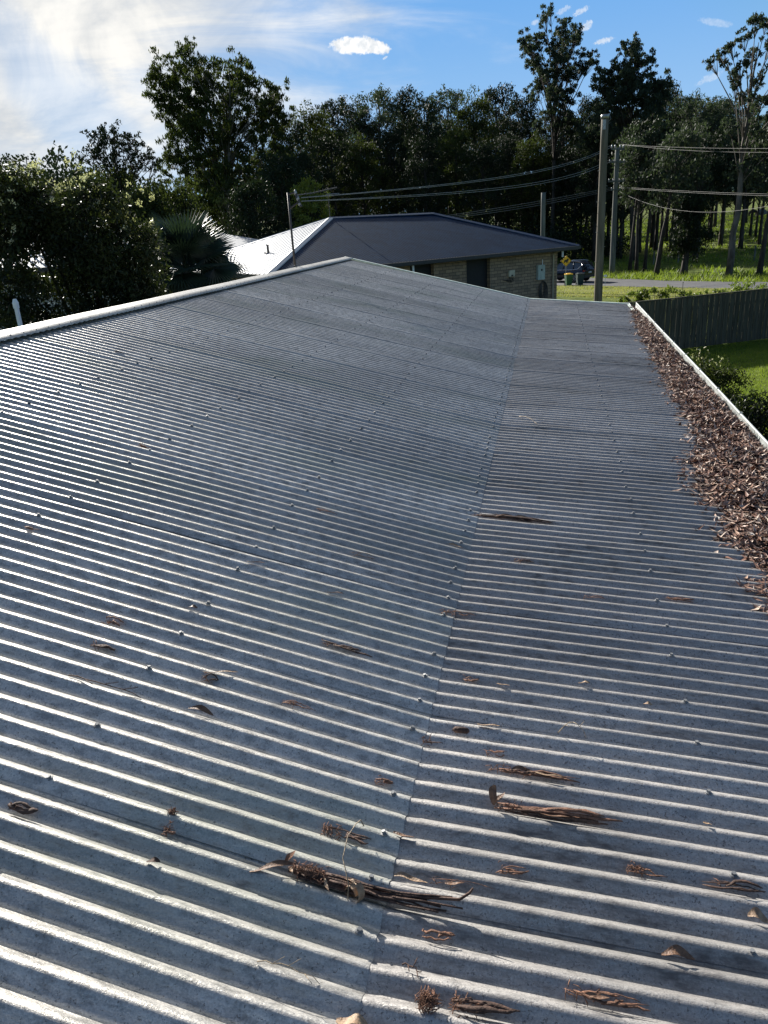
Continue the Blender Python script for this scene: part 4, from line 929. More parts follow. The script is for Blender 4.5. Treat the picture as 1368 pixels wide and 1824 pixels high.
for i, (px, py, ds, rad, lb) in enumerate(HB):
    top_ = atd(px, py, ds); b0 = Vector((top_.x, top_.y, 0)); rr = random.Random(60+i)
    rt = thing('hedge_plant', tuple(b0), lb, 'shrub', 'hedge plants behind the fence'); cs = []; tb = MB()
    for j in range(22):
        h_ = top_.z*rr.uniform(.25, 1)-.06; a = rr.uniform(0, 6.28); c_ = b0+Vector((math.cos(a)*rad*rr.random()*1.1, math.sin(a)*rad*rr.random()*1.1, h_)); cs.append((tuple(c_), rad*rr.uniform(.25, .5)))
        if j % 2: tb.tube([b0, b0.lerp(c_, .5)+Vector((0, 0, .1)), c_], [.02, .014, .006], 5)
    tb.obj('stem', M_bark, rt); V, F = clumps(cs, 70, rad*.4, .12, .04, 70+i, -.5); mk('foliage', V, F, M_hedge, rt)
# two yard bushes by the gutter
for (cl, m_, lb, sd) in (([(1254, 660, 15.5, .42), (1240, 676, 15.5, .36), (1276, 672, 15.6, .42), (1290, 708, 15.5, .5), (1262, 718, 15.5, .55), (1306, 745, 15.5, .5), (1280, 780, 15.5, .8)], M_hedge, 'tall olive bush with yellowish tips just outside the leaf-filled gutter', 3),
                     ([(1338, 735, 14.6, .40), (1356, 752, 14.5, .42), (1325, 752, 14.5, .45), (1380, 765, 14.5, .5), (1345, 800, 14.5, .7), (1390, 815, 14.4, .7)], M_leafS, 'darker spreading bush between the olive bush and the right edge', 9)):
    c0 = atd(cl[0][0], cl[0][1], cl[0][2]); b0 = Vector((c0.x+.2, c0.y, 0)); rt = thing('yard_bush', tuple(b0), lb, 'bush'); rr = random.Random(sd); cs = []; tb = MB()
    for (px, py, ds, rad) in cl:
        c_ = atd(px, py, ds); c_.z = max(c_.z, rad*.6); tb.tube([b0, b0.lerp(c_, .5)+Vector((0, 0, .15)), c_], [.05, .03, .012], 6)
        for j in range(16):
            o = Vector((rr.gauss(0, 1), rr.gauss(0, 1), rr.gauss(0, 1))).normalized()*rad*rr.uniform(.4, 1); cs.append((tuple(c_+o), rr.uniform(.12, .28)))
    tb.obj('stem', M_bark, rt, True); V, F = clumps(cs, 60, .2, .075, .028, sd+40, -.3); mk('foliage', V, F, M_leafO if sd == 3 else M_leafS, rt)
    if sd == 3:
        cs = [c_ for c_ in cs if c_[0][2] > 1.55][:40]; V, F = clumps(cs, 22, .2, .06, .024, 77, -.5); mk('new_shoots', V, F, M_blossom, rt)

# ------------------------------------------------------------------ car, bins, signs
hd = Vector((-.80, .60, 0)); ls = Vector((-.60, -.80, 0))           # heading; left side direction
cb = atd(1023, 504, 62); cb.z = gz(cb.x, cb.y)+.035
car = thing('parked_car', tuple(cb), 'dark navy station-wagon style car parked on the road beyond the brick house', 'car')
def cp(x, y, z): return cb+hd*(x-.95)+ls*(y-.9)+Vector((0, 0, z))       # x from the rear bumper, y to the left side, z up; origin under the rear axle
M_carp = mat('navy_car_paint', (.012, .016, .032), .18, .3, .05, 3, spec=.8); M_glass = mat('dark_car_glass', (.012, .014, .018), .05, 0, .02, spec=1.0)
M_chrome = mat('chrome_trim', (.65, .66, .68), .2, .9, .02); M_tyre = mat('tyre_rubber', (.015, .015, .015), .8); M_rim = mat('alloy_rim', (.35, .36, .38), .3, .8, .05)
M_tail = mat('red_lens', (.28, .01, .012), .2, 0, .05, spec=.8); M_plate = mat('number_plate', (.55, .55, .5), .5); M_blackp = mat('black_trim', (.02, .02, .022), .6)
stn = [  # x, bottom z, shoulder z, half width at shoulder
 (.00, .55, .95, .78), (.06, .38, 1.02, .88), (.45, .32, 1.06, .94), (1.3, .30, 1.03, .95), (2.4, .30, 1.00, .95), (3.4, .30, .98, .94), (3.75, .31, .96, .93), (4.3, .34, .86, .88), (4.62, .40, .72, .74), (4.70, .46, .62, .60)]
rows = []
for (x, zb, zs, hw) in stn:
    rows.append([cp(x, s_*w_, z_) for s_, w_, z_ in ((1, hw*.86, zb), (1, hw*.97, zb+.12), (1, hw, (zb+zs)/2), (1, hw*.985, zs-.08), (1, hw*.90, zs), (1, hw*.4, zs+.03), (-1, hw*.4, zs+.03), (-1, hw*.90, zs), (-1, hw*.985, zs-.08), (-1, hw, (zb+zs)/2), (-1, hw*.97, zb+.12), (-1, hw*.86, zb), (1, hw*.86, zb))])
b = MB().ribbon(rows)
for rw in (rows[0][:-1], rows[-1][:-1][::-1]): b.add(rw, [tuple(range(len(rw)))])
# cabin roof and pillars
gh = [(.06, .98, .82), (.28, 1.52, .70), (.55, 1.66, .66), (1.2, 1.72, .66), (2.2, 1.70, .65), (2.75, 1.58, .66), (3.45, .98, .80)]
rf = [[cp(x, s_*w_, z_) for s_, w_ in ((1, w), (.8, w), (0, w), (-.8, w), (-1, w))] for x, z_, w in gh[1:6]]
rf = [[q+Vector((0, 0, .03 if 0 < i < 4 else 0)) for i, q in enumerate(r_)] for r_ in rf]
b.ribbon(rf)
for s_ in (1, -1):
    for (xa, za, wa, xb, zb, wb, tk) in ((.10, 1.0, .84, .36, 1.58, .68, .05), (1.15, 1.03, .88, 1.22, 1.70, .665, .035), (2.25, 1.02, .88, 2.2, 1.69, .655, .03), (3.4, 1.0, .82, 2.72, 1.60, .66, .035)):
        b.tube([cp(xa, s_*wa, za), cp(xb, s_*wb, zb)], tk, 6)
b.obj('body', M_carp, car, True)
b = MB()
for s_ in (1, -1):
    b.add([cp(.22, s_*.84, 1.03), cp(3.38, s_*.84, .99), cp(2.72, s_*.655, 1.58), (cp(2.2, s_*.65, 1.68)), cp(1.2, s_*.66, 1.69), cp(.5, s_*.665, 1.60)], [(0, 1, 2, 3, 4, 5)])
b.obj('side_window', M_glass, car)
b = MB().add([cp(.05, .78, 1.02), cp(.05, -.78, 1.02), cp(.27, -.66, 1.50), cp(.27, .66, 1.50)], [(0, 1, 2, 3)]); b.obj('rear_window', M_glass, car)
b = MB().add([cp(3.46, .78, 1.0), cp(3.46, -.78, 1.0), cp(2.76, -.62, 1.58), cp(2.76, .62, 1.58)], [(0, 1, 2, 3)]); b.obj('windscreen', M_glass, car)
MB().tube([cp(3.3, .86, 1.02), cp(2.3, .87, 1.05), cp(1.2, .87, 1.07), cp(.65, .85, 1.14), cp(.42, .78, 1.38)], .022, 6).obj('chrome_strip', M_chrome, car)
MB().box(cp(.02, 0, .93), (.03, .95, .06), hd, ls).obj('chrome_strip', M_chrome, car)
for s_ in (1, -1):
    MB().box(cp(.08, s_*.76, .96), (.14, .26, .13), hd, ls, bev=.02).obj('tail_light', M_tail, car)
    MB().tube([cp(.6, s_*.60, 1.76), cp(1.0, s_*.61, 1.80), cp(2.1, s_*.60, 1.79), cp(2.5, s_*.59, 1.73)], .02, 6).obj('roof_rail', M_chrome, car)
    for x in (.95, 3.75):
        w_ = MB().tube([cp(x, s_*.96, .34), cp(x, s_*.93, .34), cp(x, s_*.74, .34), cp(x, s_*.72, .34)], [.30, .345, .345, .30], 20).obj('wheel', M_tyre, car, True)
        bb = MB()
        bb.tube([cp(x, s_*.965, .34), cp(x, s_*.975, .34)], [.07, .06], 10)
        for k_ in range(7):
            a = k_*2*math.pi/7; bb.tube([cp(x, s_*.968, .34), cp(x+math.cos(a)*.24, s_*.968, .34+math.sin(a)*.24)], .022, 5)
        bb.tube([cp(x+math.cos(a)*.235, s_*.965, .34+math.sin(a)*.235) for a in [i*math.pi/8 for i in range(17)]], .018, 5)
        bb.obj('rim', M_rim, w_)
MB().box(cp(-.01, 0, .82), (.02, .42, .12), hd, ls).obj('number_plate', M_plate, car)
MB().box(cp(.04, 0, .50), (.16, 1.72, .22), hd, ls, bev=.04).obj('rear_bumper', M_blackp, car)
car.scale = (.86, .86, .86)
def bin_(px, mbody, mlid, lb, ds=59.5):
    q = atz(px, 509.5, -.28); q = atd(px, 509.5, ds); q.z = gz(q.x, q.y)+.02
    rt = thing('wheelie_bin', tuple(q), lb, 'bin', 'wheelie bins by the road'); rt.scale = (.84, .84, .84)
    X = Vector((.97, .22, 0)).normalized(); Y = Vector((-.22, .97, 0)).normalized()
    vs = []
    for z_, w_, d_ in ((.05, .21, .24), (.12, .225, .26), (.86, .285, .35), (.92, .295, .36)):
        for sx, sy in ((-1, -1), (1, -1), (1, 1), (-1, 1)): vs.append(q+X*w_*sx+Y*d_*sy+Vector((0, 0, z_)))
    fs = [(3, 2, 1, 0)]+[(k_*4+i, k_*4+(i+1) % 4, k_*4+4+(i+1) % 4, k_*4+4+i) for k_ in range(3) for i in range(4)]+[(12, 13, 14, 15)]
    MB().add(vs, fs).obj('body', mbody, rt)
    l = MB().box(q+Vector((0, 0, .945)), (.61, .74, .05), X, Y, bev=.03); l.box(q+Vector((0, 0, .99)), (.54, .66, .05), X, Y, top=.7, bev=.04); l.box(q-Y*.38+Vector((0, 0, .955)), (.2, .06, .03), X, Y); l.obj('lid', mlid, rt)
    for s_ in (-1, 1): MB().tube([q+X*s_*.30+Y*.27+Vector((0, 0, .10)), q+X*s_*.25+Y*.27+Vector((0, 0, .10))], .10, 14).obj('wheel', M_tyre, rt)
    MB().tube([q-X*.22+Y*.42+Vector((0, 0, .93)), q+X*.22+Y*.42+Vector((0, 0, .93))], .018, 6).obj('handle', mbody, rt)
M_bgreen = mat('bin_green', (.025, .10, .035), .45, 0, .08); M_byellow = mat('bin_yellow', (.85, .50, .03), .4, 0, .05); M_bdark = mat('bin_dark_green', (.012, .035, .03), .45, 0, .08); M_bgrey = mat('bin_lid_dark', (.02, .03, .03), .3, 0, .05)
bin_(1012.5, M_bgreen, M_byellow, 'green wheelie bin with a yellow lid, under the koala sign')
bin_(1032.5, M_bdark, M_bgrey, 'dark wheelie bin with a dark lid, right of the yellow-lidded bin')
# koala warning sign
sc_ = atd(1008.6, 465, 58); q = Vector((sc_.x, sc_.y, gz(sc_.x, sc_.y)))
ks = thing('warning_sign', tuple(q), 'yellow diamond road sign with a black koala, on a thin post above the bins', 'road sign')
sx = Vector((.985, .17, 0)).normalized(); sy = Vector((0, 0, 1)); sn = sx.cross(sy)   # faces the camera
if sn.dot(sc_) > 0: sn = -sn
M_sy = mat('sign_yellow', (.95, .52, .015), .4, 0, .04); M_sk = mat('sign_black', (.012, .012, .012), .5)
def dia(r_): return [sc_+sx*r_, sc_+sy*r_, sc_-sx*r_, sc_-sy*r_]
MB().prism(dia(.375), (0, 0, 0), -sn*.012).obj('plate', M_sy, ks)
b = MB()
for a_, b_ in zip(dia(.345), dia(.345)[1:]+dia(.345)[:1]): b.tube([a_+sn*.006, b_+sn*.006], .008, 4)
b.obj('border', M_sk, ks)
kp = [(-.17, -.09), (-.155, .0), (-.12, .07), (-.05, .10), (.02, .09), (.05, .12), (.04, .16), (.075, .185), (.11, .16), (.15, .165), (.175, .13), (.17, .09), (.185, .05), (.15, .02), (.12, .015), (.13, -.04), (.17, -.09), (.165, -.12), (.12, -.11), (.07, -.04), (.04, -.03), (.06, -.09), (.10, -.15), (.08, -.17), (.03, -.13), (-.02, -.05), (-.06, -.05), (-.09, -.08), (-.08, -.14), (-.12, -.15), (-.145, -.11)]
MB().prism([sc_+sx*x*.95+sy*y*.95 for x, y in kp], sn*.004, sn*.009).obj('koala_symbol', M_sk, ks)
MB().tube([q-Vector((0, 0, .1))-sn*.04, Vector((sc_.x, sc_.y, sc_.z+.3))-sn*.04], .022, 8).obj('post', M_steel, ks)
# small white sign and stake
pt = atd(1078.3, 492, 57); q = Vector((pt.x, pt.y, gz(pt.x, pt.y)))
ws_ = thing('small_sign', tuple(q), 'small white plate on a thin white stem, right of the large pole', 'sign')
MB().tube([q, pt], .016, 6).obj('stem', M_whitep, ws_); MB().box(pt+Vector((0, 0, .03)), (.22, .02, .13), sx, sn, (0, 0, 1), bev=.01).obj('plate', M_whitep, ws_)
pt = atd(1216.8, 503, 49); q = Vector((pt.x, pt.y, gz(pt.x, pt.y)))
stk = thing('marker_stake', tuple(q), 'thin dark stake standing on the near edge of the road above the fence', 'stake')
MB().tube([q, pt], [.02, .016], 6).obj('shaft', M_darksteel, stk); MB().box(pt, (.05, .03, .06)).obj('head', M_darksteel, stk)
# field fence posts
pr = None
for i, (px, py, ds) in enumerate(((1247, 425, 92), (1209, 452, 78), (1345, 447, 80), (1300, 440, 85), (1165, 455, 78))):
    pt = atd(px, py, ds); q = Vector((pt.x, pt.y, gz(pt.x, pt.y)))
    o = MB().box((0, 0, .6), (.13, .13, 1.35), top=.92, bev=.02).obj('fence_post', M_polegrey); o.location = q
    tag(o, ['pale grey fence post in the field left of the long leaning trunk', 'fence post below the shaggy tree\'s foliage, on the shady side of the field', 'fence post in the sun close to the right edge', 'fence post in the sunny field beside the long leaning trunk', 'leftmost fence post, between the roadside trunks'][i], 'fence post', 'fence posts in the field')
# cow and boulder far away
q = atz(1341, 381, gz(0, 205)); q = atd(1341, 381, 205); q.z = gz(q.x, q.y)
hv = Vector((CR.x, CR.y, 0)).normalized(); lv = Vector((-hv.y, hv.x, 0))
cw = thing('cow', tuple(q), 'dark cow grazing far off, in front of the grey boulder in the field', 'cow')
me = bpy.data.meshes.new('body')
J = [(0, 0, 1.05), (.45, 0, 1.12), (.85, 0, 1.15), (-.45, 0, 1.08), (-.80, 0, 1.10), (1.15, 0, .95), (1.40, 0, .62), (1.62, 0, .38), (-.95, 0, .8), (-.98, 0, .45)]
E_ = [(0, 1), (1, 2), (0, 3), (3, 4), (2, 5), (5, 6), (6, 7), (4, 8), (8, 9)]; RAD = [.40, .38, .30, .38, .28, .20, .17, .11, .05, .04]
for s_ in (-1, 1):
    for root_, x, back_ in ((2, .72, 0), (4, -.74, 1)):
        n0 = len(J); J += [(x, s_*.20, .80), (x+(-.10 if back_ else .02), s_*.22, .42), (x+(.02 if back_ else 0), s_*.22, .06)]; RAD += [.17 if back_ else .13, .07, .06]; E_ += [(root_, n0), (n0, n0+1), (n0+1, n0+2)]
me.from_pydata([tuple(hv*x+lv*y+Vector((0, 0, z))) for x, y, z in J], E_, [])
ob = bpy.data.objects.new('body', me); COL.objects.link(ob); ob.parent = cw; me.materials.append(mat('dark_cowhide', (.02, .014, .012), .8))
md = ob.modifiers.new('skin', 'SKIN'); sv = me.skin_vertices[0].data
for v_, r_ in zip(sv, RAD): v_.radius = (r_, r_)
sv[0].use_root = True; ob.modifiers.new('sub', 'SUBSURF').render_levels = 1
q = atd(1356, 379, 212); q.z = gz(q.x, q.y)
rr = random.Random(4); b = MB(); nn_ = 14; rws = []
for i in range(8):
    th = i/7*math.pi/2; rws.append([(q.x+math.cos(a)*1.35*math.cos(th)*(1+.12*math.sin(a*3+i)), q.y+math.sin(a)*1.0*math.cos(th), q.z-.1+1.55*math.sin(th)**.8*(1+.05*math.sin(a*2))) for a in [k_*2*math.pi/nn_ for k_ in range(nn_+1)]])
o = MB().ribbon([[Vector(v)-q for v in r_] for r_ in rws]).obj('boulder', mat('grey_rock', (.14, .14, .14), .9, 0, .3, 2, .6, 4), None, True); o.location = q
tag(o, 'rounded grey boulder at the top of the field behind the cow, near the right edge', 'boulder')

# ------------------------------------------------------------------ leaf litter packed in the gutter
edge_px = [(1125, 545), (1135, 590), (1165, 640), (1195, 700), (1245, 780), (1225, 855), (1270, 900), (1290, 950), (1335, 1000), (1360, 1055)]
nR = Vector((T2, 0, 1)).normalized(); pR = Vector((XP, 0, H-HP)); nLf = Vector((T1, 0, 1)).normalized()
def onR(px, py): return onp(px, py, pR, nR)
def onL(px, py): return onp(px, py, pR, nLf)
ed = sorted([(q.y, q.x) for q in (onR(*e) for e in edge_px)])
ey = [-1]+[e[0] for e in ed]+[15.5]; ex = [1.2]+[e[1] for e in ed]+[1.47]
def edge(y): return np.interp(y, ey, ex)+.025*np.sin(y*9.1)+.02*np.sin(y*23+1)
def mound(x, y):
    e = edge(y); t_ = np.clip((x-e)/.28, 0, 1); s_ = t_*t_*(3-2*t_); on = (H-HP)-T2*(x-XP)-.004+.034*s_*(1+.25*np.sin(y*7)+.2*np.sin(y*17+x*9))
    g2 = np.clip((x-XG)/.13, 0, 1); fill = .5+.5*np.sin(y*1.1+.6)*.6+.12*np.sin(y*5); return np.where(x > XG-.02, on-(.02+.078*(1-.3*fill))*g2**1.2, on)
rows = []
for y in np.arange(-.9, 15.4, .045):
    e = float(edge(y)); xs_ = np.linspace(e-.0, XL-.006, 14); rows.append([(float(x), float(y), float(mound(x, y)-.012+.006*math.sin(x*70+y*50))) for x in xs_])
lit = MB().ribbon(rows)
r = np.random.default_rng(21); N = 26000
y = 15.3*r.uniform(0, 1, N)**1.0+.0; y = np.where(r.uniform(0, 1, N) < .3, r.uniform(2.5, 8, N), y)
f = r.uniform(0, 1, N)**.9; x = edge(y)+(XL-.012-edge(y))*f
stray = r.uniform(0, 1, N) < .02; x = np.where(stray, edge(y)-np.abs(r.normal(0, .05, N)), x)
z = mound(x, y)+np.where(stray, .003, r.uniform(-.004, .016, N))
C = np.stack([x, y, z], 1); d = r.normal(0, 1, (N, 3)); d[:, 2] *= .2; d /= np.linalg.norm(d, axis=1)[:, None]
s = np.cross(d, np.array([0, 0, 1.])+r.normal(0, .28, (N, 3))); s /= np.linalg.norm(s, axis=1)[:, None]; nrm = np.cross(s, d)
nrm *= np.sign(nrm[:, 2])[:, None]
l = (r.uniform(.03, .115, N))[:, None]; w = (r.uniform(.007, .024, N))[:, None]; cu = (r.normal(0, .14, N))[:, None]*l
V = np.stack([C-d*l/2+nrm*cu, C+s*w/2, C-s*w/2, C+d*l/2+nrm*cu, C-nrm*w*.25], 1).reshape(-1, 3); b5 = np.arange(N)[:, None]*5
F = np.concatenate([b5+np.array([[0, 4, 1]]), b5+np.array([[0, 2, 4]]), b5+np.array([[4, 3, 1]]), b5+np.array([[2, 3, 4]])])
Ml = bpy.data.materials.new('dead_leaves'); Ml.use_nodes = True; t = NT(Ml.node_tree); P = Ml.node_tree.nodes['Principled BSDF']
at_ = t.node('ShaderNodeAttribute', attribute_name='tint'); cr_ = t.node('ShaderNodeValToRGB'); t.l.new(at_.outputs['Fac'], cr_.inputs[0])
el = cr_.color_ramp.elements; el[0].color = (.035, .018, .013, 1); el[1].color = (.62, .50, .40, 1); el[1].position = 1.0
for p_, c_ in ((.35, (.11, .052, .037, 1)), (.62, (.24, .125, .085, 1)), (.82, (.40, .25, .175, 1))): e_ = el.new(p_); e_.color = c_
t.l.new(cr_.outputs[0], P.inputs['Base Color']); P.inputs['Roughness'].default_value = .55; P.inputs['Specular IOR Level'].default_value = .4
M_mulch = mat('leaf_mulch', (.04, .022, .018), .95, 0, .5, 60, .8, 90, .2)
V0 = np.array(lit.v); allV = np.concatenate([V0, V])
me = bpy.data.meshes.new('leaf_litter'); nq = len(lit.f); nt = len(F)
me.vertices.add(len(allV)); me.vertices.foreach_set('co', allV.ravel().astype(np.float32))
loops = np.concatenate([np.array(lit.f).ravel(), (F+len(V0)).ravel()]); me.loops.add(len(loops)); me.loops.foreach_set('vertex_index', loops.astype(np.int32))
me.polygons.add(nq+nt); me.polygons.foreach_set('loop_start', np.concatenate([np.arange(nq)*4, nq*4+np.arange(nt)*3]).astype(np.int32)); me.polygons.foreach_set('loop_total', np.concatenate([np.full(nq, 4), np.full(nt, 3)]).astype(np.int32))
me.materials.append(M_mulch); me.materials.append(Ml); me.polygons.foreach_set('material_index', np.concatenate([np.zeros(nq), np.ones(nt)]).astype(np.int32)); me.update(calc_edges=True)
ta = me.attributes.new('tint', 'FLOAT', 'POINT'); ta.data.foreach_set('value', np.concatenate([np.zeros(len(V0)), np.repeat(r.uniform(0, 1, N)**1.05, 5)]).astype(np.float32))
ob = bpy.data.objects.new('leaf_litter', me); COL.objects.link(ob)
tag(ob, 'deep drift of brown dead gum leaves filling the gutter and the roof edge', 'leaf litter', kind='stuff')

# ------------------------------------------------------------------ bark, twigs and leaves lying on the roof
def dm(name, a, b_=None, rough=.75): return mat(name, a, rough, 0, .45, 60, .4, 200, .3, b_, (1, 1, 1))
M_bk1 = dm('brown_bark', (.17, .085, .052)); M_bk2 = dm('dark_bark', (.075, .042, .030)); M_lf1 = dm('pale_dead_leaf', (.36, .25, .16), (.22, .14, .09), .5); M_lf2 = dm('brown_dead_leaf', (.20, .11, .065), (.10, .055, .035), .5); M_twg = dm('straw_twig', (.28, .22, .15))
def snap(y): return Y0+(math.floor((y-Y0)/PITCH)+.5)*PITCH
def onroof(px, py):
    q = onL(px, py)
    return (q, T1) if q.x < XP else (onR(px, py), T2)
def bark_bits(a, b_, n, wd, seed, fibre=0, spread=.012, lift=.0, m_=None):
    """flat bark strips from a to b_ lying in one pan, plus short fibres near the start"""
    rr = random.Random(seed); b = MB(); d = (b_-a); L_ = d.length; d.normalize(); sd = Vector((-d.y, d.x, 0)).normalized()
    for i in range(n):
        s0 = rr.uniform(0, .5) if i else 0; s1 = rr.uniform(.6, 1.0) if i else 1; k_ = 7; o0 = rr.uniform(-spread, spread); o1 = rr.uniform(-spread, spread); z0 = rr.uniform(0, .010)+.003; arch = rr.uniform(-.004, .012)
        pts = [a+d*L_*(s0+(s1-s0)*j/k_)+sd*(o0+(o1-o0)*j/k_+rr.uniform(-.003, .003))+Vector((0, 0, lift+z0+arch*math.sin(math.pi*j/k_)+rr.uniform(0, .003))) for j in range(k_+1)]
        w_ = wd*rr.uniform(.35, 1); bw = rr.uniform(-.011, .011); pts = [q_+sd*(bw*math.sin(math.pi*j/k_)) for j, q_ in enumerate(pts)]; b.tube(pts, [w_*(.35 if j in (0, k_) else 1)*rr.uniform(.7, 1.2) for j in range(k_+1)], 6, flat=.5)
    for i in range(int(fibre*.6)):
        c_ = a+d*L_*rr.uniform(0, .4)+sd*rr.gauss(0, spread*.8)+Vector((0, 0, lift+rr.uniform(.0, .018))); v = Vector((rr.gauss(0, 1), rr.gauss(0, 1), rr.gauss(0, .5))).normalized()*rr.uniform(.005, .015)
        b.tube([c_-v, c_+Vector((0, 0, .004)), c_+v], [.0007, .0013, .0006], 4)
    return b
def leaf_bit(a, b_, wd, seed, curl=.02, b=None, roll=.5, lift=.004):
    rr = random.Random(seed); b = b or MB(); d = b_-a; L_ = d.length; d.normalize(); sd = Vector((-d.y, d.x, 0)).normalized(); rows = []; n = 12
    for j in range(n+1):
        t_ = j/n; w_ = wd*math.sin(math.pi*min(1, .06+t_*.93))**.8; c_ = a+d*L_*t_+sd*(.12*L_*math.sin(t_*3+seed))+Vector((0, 0, lift+curl*math.sin(math.pi*t_)**1.5*(.6+.5*math.sin(t_*5+seed))))
        tw = roll*math.sin(t_*2.6+seed); s2 = sd*math.cos(tw)+Vector((0, 0, 1))*math.sin(tw)
        rows.append([c_+s2*w_*k_+Vector((0, 0, abs(k_)**2*w_*.55)) for k_ in (-.5, -.25, 0, .25, .5)])
    b.ribbon(rows); rows2 = [[p_-Vector((0, 0, .0009)) for p_ in r_] for r_ in rows]; b.ribbon([r_[::-1] for r_ in rows2]); return b
def put(name, parts, label, cat, at0, group):
    """parts: list of (MB, material, part name); one part -> a mesh thing"""
    if len(parts) == 1:
        b, m_, _ = parts[0]; o = mk(name, [Vector(v)-at0 for v in b.v], b.f, m_, None, True); o.location = at0; return tag(o, label, cat, group)
    rt = thing(name, tuple(at0), label, cat, group)
    for b, m_, pn in parts: b.obj(pn, m_, rt, True)
    return rt
BK = 'bark and leaves scattered on the near roof'
